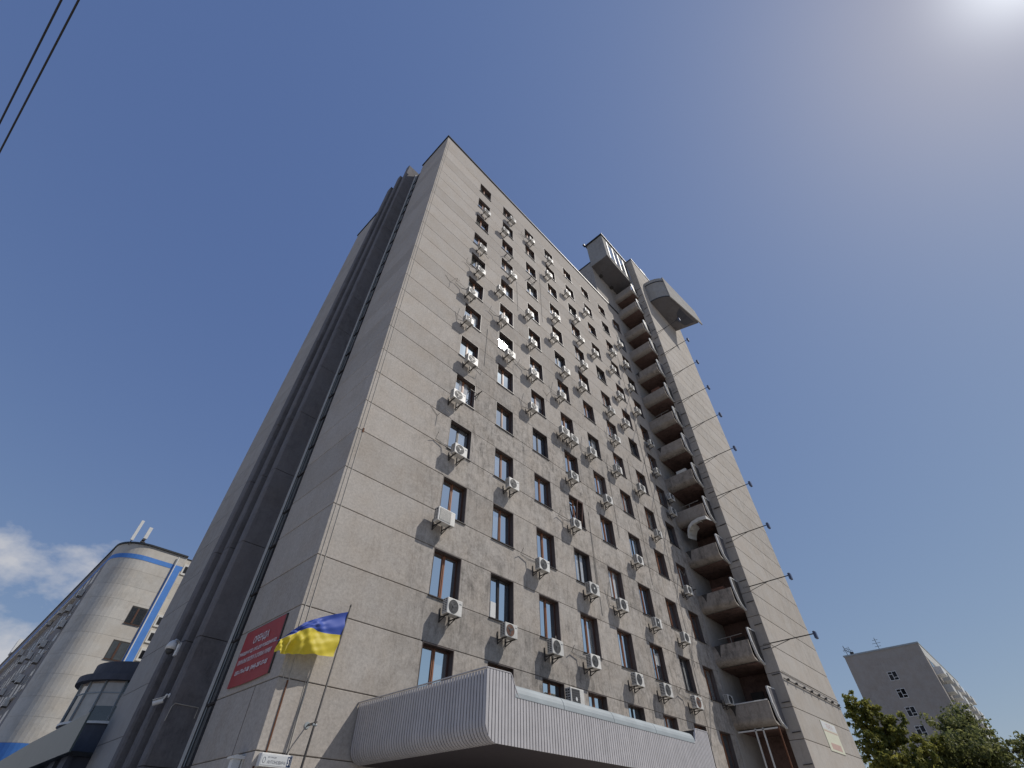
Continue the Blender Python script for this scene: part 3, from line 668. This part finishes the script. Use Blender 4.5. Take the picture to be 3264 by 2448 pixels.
def text_side(body, y, x, z, h, width, mat, parent, name="lettering", bold=0.0):     # on a wall facing -x, reading towards -y
    o = obj(name, text_mesh(body, name, mat, h, width, bold), parent, (x,y,z)); o.rotation_euler = (PI/2, 0, -PI/2); return o
nb = thing("notice_board", "pale yellow notice sheet on the lower stair tower wall", "notice", (35.4,SY0,4.6))
part("sheet", MB().box(34.0, 36.82, SY0-.03, SY0-.002, 4.58, 6.15), m_notice, nb)
part("header", MB().box(34.03, 36.79, SY0-.034, SY0-.03, 5.72, 6.12), m_white, nb)
text_front("УВАГА", 34.8, SY0-.036, 5.80, .25, 1.3, m_pinkp, nb)
part("text_line", MB().box(34.1, 36.7, SY0-.034, SY0-.03, 5.60, 5.66), m_pinkp, nb)
part("print_block", MB().box(34.5, 36.4, SY0-.034, SY0-.03, 4.70, 5.02), m_pinkp, nb)

# ------------------------------------------------------------------ banner, street sign, flag, cameras by the corner
bn = thing("rental_banner", "red rental banner with white lettering on the shaded side wall", "banner", (0,2,3.42))
gx, gz = 14, 10; mb = MB(); vs = []
for i in range(gx+1):
    for j in range(gz+1):
        u, v = i/gx, j/gz; y = .68+2.53*u; z = 3.42+1.50*v
        e = min(u, 1-u, v, 1-v)
        vs.append((-.05-.012*math.sin(u*9+v*5)*min(1, e*6)-.02*max(0, .25-u-v)*4*e, y, z - (.03*math.sin(u*PI) if j == 0 else 0)))
mb.add(vs, [(i*(gz+1)+j, (i+1)*(gz+1)+j, (i+1)*(gz+1)+j+1, i*(gz+1)+j+1) for i in range(gx) for j in range(gz)])
sh = part("sheet", mb, m_red, bn); sm = sh.modifiers.new("thick", 'SOLIDIFY'); sm.thickness = .012; sm.offset = -1
part("batten", MB().box(-.045, -.005, .64, .68, 3.42, 4.93).box(-.045, -.005, .64, 3.22, 4.90, 4.94), m_steel, bn)
text_side("ОРЕНДА", 2.42, -.072, 4.42, .25, 1.0, m_print, bn, bold=.02)
text_side("ПРИМІЩЕННЯ ПІД / ОФІС ДЛЯ РОЗМІЩЕННЯ БЕЗ", 3.12, -.072, 4.20, .125, 2.36, m_print, bn, bold=.03)
text_side("КОМУНАЛЬНІ ПОСЛУГИ ТА ОХОРОНА / ПАРКІНГ", 3.02, -.072, 3.98, .125, 2.13, m_print, bn, bold=.03)
text_side("050-170-67-88  (044)-287-37-83", 2.95, -.072, 3.66, .16, 2.03, m_print, bn, bold=.03)

ss = thing("street_sign", "white lightbox street sign reading Antonovycha with house number 51", "street sign", (.5,0,1.46))
bx = part("box", MB().box(.10, .88, -.18, -.01, 1.44, 1.69), m_white, ss); bevel(bx, .008)
part("face", MB().box(.125, .855, -.186, -.18, 1.47, 1.66), m_sign, ss)
part("number_panel", MB().box(.755, .853, -.188, -.186, 1.472, 1.658), m_navy, ss)
text_front("51", .768, -.1895, 1.495, .14, .075, m_white, ss, bold=.03)
text_front("АНТОНОВИЧА", .27, -.1885, 1.50, .065, .46, m_greyp, ss, bold=.02)
text_front("ВУЛИЦЯ", .27, -.1885, 1.60, .03, .2, m_greyp, ss, bold=.01)
part("emblem", MB().tube([(.19+.03*math.cos(a), -.188, 1.56+.055*math.sin(a)) for a in [i/12*2*PI for i in range(13)]], .005, 4, cap=False), m_greyp, ss)
part("under_stain", MB().box(.05, .09, -.012, 0, .8, 1.45), m_rust, ss)

fp_ = thing("flagpole", "thin dark flagpole standing off the wall by the building corner", "flagpole", (1.0,-.42,GROUND))
part("pole", MB().tube([(.83,-.42,GROUND),(1.03,-.42,1.4),(1.30,-.42,5.18)], [.032,.030,.02], 8), m_steel, fp_, smooth=True)
part("finial", MB().tube([(1.297,-.42,5.16),(1.302,-.42,5.22),(1.306,-.42,5.27)], [.016,.028,.008], 8), m_steel, fp_)
part("stand_off", MB().tube([(1.10,.0,2.32),(1.10,-.46,2.32)], .014, 6).tube([(1.13,.0,2.36),(1.13,-.46,2.36)], .012, 6), m_steel, fp_)
part("wall_plate", MB().disc((1.115,-.008,2.34), .075, (0,1,0), .016, 12), m_flash, fp_)
part("clamp", MB().tube([(1.05,-.42,2.3),(1.15,-.42,2.3)], .03, 8), m_flash, fp_)

T_ = [(1.287,5.05),(.75,4.83),(.35,4.63),(.07,4.46),(-.13,4.26),(-.30,4.06),(-.50,3.90)]
M_ = [(1.230,4.41),(.75,4.35),(.35,4.36),(.07,4.28),(-.13,4.13),(-.30,4.03),(-.52,3.86)]
B_ = [(1.150,3.84),(.80,3.79),(.40,3.76),(.05,3.70),(-.16,3.67),(-.33,3.63),(-.47,3.66)]
def crv(P, s):
    t = s*(len(P)-1); i = min(int(t), len(P)-2); f = t-i
    p0, p1, p2, p3 = P[max(i-1,0)], P[i], P[i+1], P[min(i+2, len(P)-1)]
    return [.5*((2*p1[k]) + (-p0[k]+p2[k])*f + (2*p0[k]-5*p1[k]+4*p2[k]-p3[k])*f*f + (-p0[k]+3*p1[k]-3*p2[k]+p3[k])*f**3) for k in (0, 1)]
nu, nv = 64, 32; fm = MB(); vs = []
for i in range(nu+1):
    s = i/nu; t, m, b = crv(T_, s), crv(M_, s), crv(B_, s)
    for j in range(nv+1):
        v = j/nv
        p = [t[k]+(m[k]-t[k])*v*2 for k in (0,1)] if v <= .5 else [m[k]+(b[k]-m[k])*(v-.5)*2 for k in (0,1)]
        y = -.42 + min(1, s*3)*(.05*math.sin(s*9+v*2.4) + .05*math.sin(s*19-v*6) + .03*math.sin(v*11+s*6) + .10*s*math.sin(v*6.0+1) + .05*s*math.sin(s*31+v*9) + .012*math.sin(s*47+v*17) + .010*math.sin(v*38-s*22))
        y += .025*math.sin((1-v)*16)*max(0, .35-s)*2.2
        z = p[1] + (.022*math.sin(s*40+v*3)*s if j == nv else 0)
        vs.append((p[0], y, z))
fm.add(vs, []); fm.v = vs
for i in range(nu):
    for j in range(nv):
        fm.f.append((i*(nv+1)+j, (i+1)*(nv+1)+j, (i+1)*(nv+1)+j+1, i*(nv+1)+j+1)); fm.mi.append(0 if j < nv/2 else 1)
fo = part("flag", fm, [m_fblue, m_fyel], None, smooth=True)
tag(fo, "blue and yellow flag streaming left from the flagpole", "flag")

dc = thing("dome_camera", "white dome security camera on a bent arm beside the fins", "security camera", (-1.06,5.9,4.9))
part("arm", MB().tube([(-1.06,6.1,4.98),(-1.2,5.9,5.0),(-1.32,5.72,4.98),(-1.38,5.62,4.90)], .035, 8), m_white, dc, smooth=True)
part("junction", MB().box(-1.12, -1.06, 5.95, 6.15, 4.62, 5.0), m_white, dc)
part("housing", MB().tube([(-1.40,5.6,4.92),(-1.40,5.6,4.86),(-1.40,5.6,4.76),(-1.40,5.6,4.66)], [.05,.11,.15,.16], 14), m_white, dc, smooth=True)
part("dome", MB().tube([(-1.40,5.6,4.66),(-1.40,5.6,4.58),(-1.40,5.6,4.52)], [.12,.11,.05], 14), m_grill, dc, smooth=True)
bc = thing("bullet_camera", "small white bullet camera on the front edge of the first fin", "security camera", (-.92,5.2,3.4))
part("body", MB().tube([(-1.00,5.35,3.30),(-1.22,5.45,3.20)], .07, 10), m_white, bc)
part("mount", MB().tube([(-.92,5.25,3.42),(-1.0,5.25,3.44),(-1.02,5.33,3.32)], .025, 6).disc((-.93,5.25,3.42), .06, (1,0,0), .02, 10), m_white, bc)
part("visor", MB().bar((-.98,5.34,3.39),(-1.25,5.46,3.28), .14, .012), m_white, bc)
wc = thing("wall_cable", "pale cable looping across the dark face of the first fin", "cable", (-.5,4.86,3.2))
part("line", MB().tube([(-.1,4.84,2.9),(-.1,4.84,3.17),(-.5,4.84,3.18),(-.78,4.84,3.19),(-.84,4.84,3.1),(-.86,4.84,2.75)], .012, 5), m_duct, wc)
wl = thing("wall_lamp", "small white capped lamp on the shaded side wall below the banner", "lamp", (0,.58,1.5))
part("cap", MB().prism([(-.30,1.60),(0,1.60),(0,1.66),(-.2,1.68),(-.31,1.64)], 'y', .46, .72), m_white, wl)
part("shade", MB().box(-.24, -.06, .50, .68, 1.25, 1.60), m_sign, wl)
part("plate", MB().box(-.03, 0, .5, .68, 1.2, 1.62), m_white, wl)

# overhead cables at the upper left
for nm, a, b in (("upper", (-8.59,-10.25,6.0), (-8.83,-8.15,6.0)), ("lower", (-8.47,-10.38,6.0), (-8.77,-7.74,6.0))):
    a, b = Vector(a), Vector(b); d = (b-a).normalized()
    o = part("overhead_cable", MB().tube([a-d*30, a, b, b+d*30], .0095, 6), m_wire, None)
    tag(o, f"{'left' if nm == 'upper' else 'right'} of two black overhead cables crossing the sky", "cable", "overhead cables")

# ------------------------------------------------------------------ annex with fascia and glazed rotunda beside the tower
ax = thing("annex", "low dark annex with a long grey-green fascia beyond the tower", "building", (0,22,GROUND))
part("wall", MB().box(-.55, 9, 16.4, 48, GROUND, 2.9), m_annex, ax)
for y0, y1 in ((16.3, 17.4), (18.4, 19.4), (22, 22.6)): part("pilaster", MB().box(-.75, -.55, y0, y1, GROUND, 2.9), m_annex, ax)
fa = part("fascia", MB().box(-1.05, -.98, 14.9, 25.5, 2.88, 4.18).prism([(25.52,2.88),(48,2.88),(48,3.75),(25.52,4.18)], 'x', -1.05, -.98), m_awn, ax)
part("roof", MB().box(-.98, 9, 16.2, 48, 2.9, 3.05), m_cope, ax)
ro = thing("rotunda", "round glazed pavilion with a dark cap behind the grey-green fascia", "pavilion", (2.75,25.6,GROUND))
RC = (2.75, 25.6); RR = 3.1
def ring(mb, r0, r1, z0, z1, n=48):
    vs = []; fs = []
    for i in range(n):
        a = 2*PI*i/n; vs += [(RC[0]+r0*math.cos(a),RC[1]+r0*math.sin(a),z0),(RC[0]+r1*math.cos(a),RC[1]+r1*math.sin(a),z1)]
    for i in range(n): k = (i+1) % n; fs.append((2*i, 2*k, 2*k+1, 2*i+1))
    return mb.add(vs, fs)
part("base", ring(MB(), RR-.05, RR-.05, GROUND, 5.0), m_annex, ro)
part("sill", ring(ring(ring(MB(), RR+.05, RR+.05, 4.95, 5.06), RR+.05, RR-.2, 5.06, 5.06), RR+.05, RR-.2, 4.95, 4.95), m_white, ro)
NG = 18
for i in range(NG):
    a0, a1 = 2*PI*i/NG, 2*PI*(i+1)/NG
    p = lambda a, r: (RC[0]+r*math.cos(a), RC[1]+r*math.sin(a))
    (xa, ya), (xb, yb) = p(a0, RR-.06), p(a1, RR-.06)
    part("mullion", MB().bar((*p(a0, RR-.03), 5.06),(*p(a0, RR-.03), 6.95), .09), m_flash, ro)
    for z0, z1 in ((5.06, 5.75), (5.75, 6.35), (6.40, 6.95)):
        part("pane", MB().add([(xa,ya,z0),(xb,yb,z0),(xb,yb,z1),(xa,ya,z1)], [(0,1,2,3)]), m_glassR, ro)
    part("transom", MB().bar((xa,ya,6.37),(xb,yb,6.37), .06), m_flash, ro)
part("cap", ring(ring(ring(ring(MB(), RR+.28, RR+.28, 6.92, 7.25), RR+.28, RR-.25, 7.25, 7.30), RR+.28, 0, 6.92, 6.95), RR-.25, RR-.25, 7.30, 7.95), m_annex, ro)
part("cap_roof", ring(MB(), RR-.25, 0.01, 7.95, 8.25), m_annex, ro)

# ------------------------------------------------------------------ pale office block with blue stripes (left background)
LB = thing("striped_office_block", "pale concrete office block with rounded corner and blue painted stripes", "building", (10,60,GROUND))
LX, LY, LR, LT = -1.05, 43.2, 2.6, 21.85
def outline(off=0):
    pts = [(LX-off, 118)]
    cx_, cy_ = LX+LR, LY+LR
    for i in range(13):
        a = PI + i/12*PI/2; pts.append((cx_+(LR+off)*math.cos(a), cy_+(LR+off)*math.sin(a)))
    pts += [(4.85, LY-off), (4.85+off, LY+.6), (16, LY+.6-off), (16+off, 118)]
    return pts
part("wall", MB().prism(outline(-.015), 'z', GROUND, LT-.2), m_pipe, LB)
lv = [GROUND, 5.98] + [7.62, 8.95, 10.54, 12.03, 13.75, 15.1, 16.7, 17.95, 19.4] + [LT]
for a, b in zip(lv[:-1], lv[1:]):
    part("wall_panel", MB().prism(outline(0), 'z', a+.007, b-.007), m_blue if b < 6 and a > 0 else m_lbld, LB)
part("flank_shade_sheet", MB().box(LX-.012, LX-.0, 46.2, 117.5, GROUND, LT-.01), m_flank, LB)  # thin added sheet that darkens the flank for its shade and dirt
part("coping", MB().prism(outline(.12), 'z', LT, LT+.16), m_cope, LB)
def strip(pts, off, z0, z1):
    mb = MB()
    n = len(pts); vs = [(x, y, z0) for x, y in pts] + [(x, y, z1) for x, y in pts]
    return mb.add(vs, [(i, i+1, n+i+1, n+i) for i in range(n-1)])
op = outline(.016)[:15]; op[0] = (LX-.016, 117)
part("blue_stripe", strip(op, 0, 20.42, 20.86), m_blue, LB)
part("blue_stripe", MB().box(3.94, 4.76, LY-.02, LY-.004, 6.0, 20.42), m_blue, LB)
op2 = outline(.016)[:15]; op2[0] = (LX-.016, 117)
part("blue_stripe", strip(op2, 0, 2.0, 5.96), m_blue, LB)
part("drain_pipe", MB().tube([(4.08,LY-.14,6.0),(4.08,LY-.14,21.6)], .06, 8), m_white, LB)
def lwin(x0, x1, y, z0, z1):
    w = part("window", MB().box(x0, x1, y-.006, y+.2, z0, z1), m_core, LB)
    part("frame", MB().box(x0+.52, x0+.66, y-.03, y-.006, z0+.05, z1-.2).box(x0, x1, y-.08, y-.006, z0-.05, z0), m_frame, w)
    part("pane", MB().box(x0+.06, x0+.5, y-.012, y-.006, z0+.05, z1-.12).box(x0+.7, x0+1.28, y-.012, y-.006, z0+.05, z1-.12), m_glassR, w)
for zt in (16.46, 13.55, 10.6, 7.6): lwin(2.53, 3.86, LY, zt-1.5, zt)
for i, zt in enumerate((21.4, 16.4, 15.0, 13.5, 12.1, 10.6)):
    w = part("white_window", MB().box(5.0, 7.5, LY+.52, LY+.62, zt-1.05, zt), m_white, LB)
    part("pane", MB().box(5.15, 6.1, LY+.50, LY+.52, zt-.85, zt-.2).box(6.25, 7.3, LY+.50, LY+.52, zt-.85, zt-.2), m_glassD, w)
wm = MB().box(-.02, .05, 0, 1.4, 0, 1.55).mesh("window", m_frameD); wp = MB().box(-.026, -.02, .08, 1.32, .08, 1.47).mesh("pane", m_glassD)
wf = MB().box(-.044, -.02, .66, .74, 0, 1.55).box(-.10, 0, -.05, 1.45, -.05, 0).mesh("frame", m_whiteD)
for k in range(6):
    for i in range(19):
        w = obj("window", wm, LB, (LX, 47.6+i*3.05, 4.0+k*2.93)); obj("pane", wp, w, (LX, 47.6+i*3.05, 4.0+k*2.93)); obj("frame", wf, w, (LX, 47.6+i*3.05, 4.0+k*2.93))
part("balcony_band", MB().box(LX-.35, LX, 52, 116, 18.35, 18.6).box(LX-.2, LX, 49, 116, 9.4, 9.55), m_lbld, LB)
N19 = ORD[1:] + ["fourteenth", "fifteenth", "sixteenth", "seventeenth", "eighteenth", "nineteenth"]
sac = obj("air_conditioner", None, None, (0,0,0))
part("casing", MB().box(-.42, -.10, -.42, .42, -.30, .30), m_whiteD, sac); part("fan_grille", MB().disc((-.425,.0,0), .23, (1,0,0), .01, 14), m_grill, sac)
part("bracket", MB().box(-.42, .0, -.25, -.2, -.36, -.31).box(-.42, .0, .2, .25, -.36, -.31), m_steel, sac); kids_of(sac)
for i, (y, z) in enumerate(sorted(((48.5,17.9),(50.6,17.0),(56.5,18.2),(62,18.3),(55.7,15.1),(49.2,12.3),(57.5,12.2),(59.6,14.5),(47.2,14.8),(52.5,14.2),(53.2,11.4),(66,15.3),(70,12.5),(63,11.8),(74,17.5),(80,15.0),(86,12.3),(51,9.3),(58,8.9)))):
    o = sac if i == 0 else copy_tree(sac, (0,0,0)); o.location = (LX, y, z)
    tag(o, f"small grey air conditioner on the blue-striped block's shaded flank, {N19[i]} from the near corner", "air conditioner", "air conditioners on the flank of the blue-striped block")
a1 = thing("panel_antenna", "taller white panel antenna at the rounded corner of the blue-striped block roof", "antenna", (-.4,LY+.6,LT))
part("panel", MB().box(-.58, -.32, LY+.5, LY+.66, LT+.25, LT+2.35), m_white, a1); part("mast", MB().tube([(-.44,LY+.72,LT-.2),(-.44,LY+.72,LT+2.2)], .04, 6), m_steel, a1)
a2 = thing("panel_antenna", "shorter white panel antenna with dark bracket on the blue-striped block roof", "antenna", (.55,LY+.6,LT))
part("panel", MB().box(.36, .68, LY+.5, LY+.66, LT+.75, LT+1.95), m_white, a2); part("mast", MB().tube([(.52,LY+.72,LT-.2),(.52,LY+.72,LT+1.8)], .05, 6), m_steel, a2)
part("bracket", MB().box(.30, .72, LY+.55, LY+.75, LT+.35, LT+.45).box(.34, .62, LY+.5, LY+.8, LT+.55, LT+.68), m_steel, a2)
ch = thing("roof_hatch", "small white box on the far roof edge of the blue-striped block", "roof box", (LX+.3,98,LT))
part("box", MB().box(LX-.3, LX+1.2, 97, 99.5, LT+.1, LT+2.0), m_white, ch)

# ------------------------------------------------------------------ grey apartment block (right background)
RB = thing("apartment_block", "grey apartment block with a blank end wall and three small windows", "building", (130,2.5,GROUND))
BX0, BX1, BY0, BY1, BTOP = 114.0, 152.0, -3.82, 8.85, 27.6
part("wall", MB().box(BX0, BX1, BY0, BY1, GROUND, BTOP), m_rbld, RB)
part("coping", MB().box(BX0-.12, BX1+.1, BY0-.12, BY1+.12, BTOP, BTOP+.25), m_flash, RB)
for k in range(4):
    zt = 24.07-k*2.73; x = BX0
    w = part("window", MB().box(x-.01, x+.1, 1.70, 3.14, zt-1.44, zt), m_glassD, RB)
    f = MB()
    for y in (1.70, 3.08): f.box(x-.05, x-.01, y, y+.07, zt-1.44, zt)
    f.box(x-.05, x-.01, 2.40, 2.48, zt-1.44, zt); f.box(x-.05, x-.01, 1.77, 3.08, zt-.07, zt); f.box(x-.05, x-.01, 1.77, 3.08, zt-1.44, zt-1.37)
    f.box(x-.05, x-.01, 2.48, 3.08, zt-.50, zt-.43); f.box(x-.05, x-.01, 1.77, 2.40, zt-1.0, zt-.93)
    part("frame", f, m_white, w)
m_rlit = plain("pale_side_panel", (.50, .50, .47), .85, var=.12, scale=.7)
part("side_cladding", MB().box(BX0+.05, BX1, BY0-.05, BY0-.01, BTOP-2.1, BTOP-.05), m_rlit, RB)
for k in range(8):
    z = BTOP-2.2-k*2.75
    for i in range(6):
        x = BX0+2.2+i*6.1
        b = part("balcony", MB().box(x, x+3.4, BY0-1.15, BY0-.01, z-2.45, z-1.3), m_rlit if (i+k) % 3 else m_white, RB)
        part("pane", MB().box(x+.1, x+3.3, BY0-.06, BY0-.01, z-1.25, z-.1), m_glassD, b)
        part("window", MB().box(x+4.0, x+5.4, BY0-.03, BY0-.01, z-1.6, z-.2), m_glassD, RB)
part("rooftop_box", MB().box(128, 134, -2, 3, BTOP+.2, BTOP+1.6), m_rbld, RB)
r1 = thing("roof_antenna", "spiky grey antenna cluster on the left roof corner of the apartment block", "antenna", (114.4,7.9,BTOP))
mbm = MB().tube([(114.4,8.1,BTOP),(114.4,8.3,BTOP+2.0)], .05, 5)
for i in range(5): mbm.bar((114.4,7.3+i*.28,BTOP+.5+i*.1),(114.4,7.5+i*.28,BTOP+1.7-i*.12), .07)
mbm.bar((114.4,7.0,BTOP+.5),(114.4,8.5,BTOP+1.3), .07); mbm.bar((114.4,7.0,BTOP+.9),(114.4,8.4,BTOP+1.7), .05)
part("elements", mbm, m_steel, r1); part("foot", MB().box(114.2, 114.7, 7.0, 7.6, BTOP+.2, BTOP+.7), m_steel, r1)
r2_ = thing("roof_antenna", "thin aerial mast with crossbars further along the apartment block roof", "antenna", (114.4,2.5,BTOP))
mbm = MB().tube([(114.4,2.5,BTOP),(114.4,2.5,BTOP+2.3)], .045, 5)
for i, w in enumerate((.5, .7, .45)): mbm.bar((114.4,2.5-w,BTOP+.8+i*.55),(114.4,2.5+w,BTOP+.8+i*.55), .05)
part("mast", mbm, m_steel, r2_)

# ------------------------------------------------------------------ trees
def tree(label, base, height, rx, seed, mat, nclump, dense=1.0, taper=.55, lean=(0,0)):
    rnd = random.Random(seed)
    t = thing("tree", label, "tree", base)
    b = Vector(base); H = height
    tk = MB(); limbs = []
    top = b + Vector((lean[0], lean[1], H*.9))
    tk.tube([b, b+Vector((.1,.1,H*.25)), b+Vector((lean[0]*.4,lean[1]*.4,H*.55)), top], [.30,.24,.16,.03], 8)
    for i in range(16):
        f = .22+.70*i/16; p = b.lerp(top, f); a = rnd.uniform(0, 2*PI)
        ln = rx*(1.05 - abs(f-.5)*taper*1.6)*rnd.uniform(.7, 1.1)
        q = p + Vector((math.cos(a)*ln, math.sin(a)*ln, H*rnd.uniform(.06, .16)))
        m = p.lerp(q, .5)+Vector((0,0,H*.03)); tk.tube([p, m, q], [.09,.06,.02], 5); limbs.append((p, m, q))
    part("trunk", tk, m_bark, t)
    vs, fs = [], []
    cl = []
    for i in range(nclump):
        p, m, q = limbs[rnd.randrange(len(limbs))]; s = rnd.random()**.6
        c = (p.lerp(m, s*2) if s < .5 else m.lerp(q, s*2-1)) + Vector((rnd.gauss(0,1), rnd.gauss(0,1), rnd.gauss(0,.8)))*rx*.20
        cl.append((c, rnd.uniform(.45, 1.0)*rx*.17))
    for i in range(10):
        f = rnd.uniform(.8, 1.08); cl.append((b.lerp(top, f)+Vector((rnd.gauss(0,.25), rnd.gauss(0,.25), 0))*rx*.5, rx*.10))
    for c, cr_ in cl:
        for k in range(int(34*dense)):
            d = Vector((rnd.gauss(0,1), rnd.gauss(0,1), rnd.gauss(0,.8))); d = d.normalized()*cr_*rnd.random()**.45
            o = c+d; n = (d.normalized()*.8+Vector((rnd.gauss(0,.6), rnd.gauss(0,.6), rnd.gauss(.35,.6)))).normalized()
            a = n.orthogonal().normalized(); a = Matrix.Rotation(rnd.uniform(0, 6.28), 3, n) @ a; e = n.cross(a); s = rnd.uniform(.10, .23)
            k0 = len(vs); vs += [tuple(o+a*s), tuple(o+e*s*.6+n*s*.15), tuple(o-a*s), tuple(o-e*s*.6+n*s*.15)]; fs.append((k0,k0+1,k0+2,k0+3))
    me = bpy.data.meshes.new("crown"); me.from_pydata(vs, [], fs); me.materials.append(mat); me.update()
    obj("crown", me, t); return t
def azd(az, d, z=GROUND): a = math.radians(az); return (-5.83+d*math.sin(a), -13.8+d*math.cos(a), z)
tree("yellowish green tree close beside the stair tower edge", azd(79.1, 72), 14.9, 2.7, 3, m_leafA, 380, 1.15, .7)
tree("broad dark green tree in front of the apartment block", azd(84.0, 74), 12.2, 4.8, 8, m_leafB, 640, 1.15, .3)
tree("low green tree at the right edge of the view", azd(89.0, 70), 9.4, 3.8, 15, m_leafB, 360, 1.1, .3)
tree("small yellow green tree between the two larger trees", azd(81.6, 69), 10.2, 2.8, 21, m_leafA, 330, 1.1, .5)
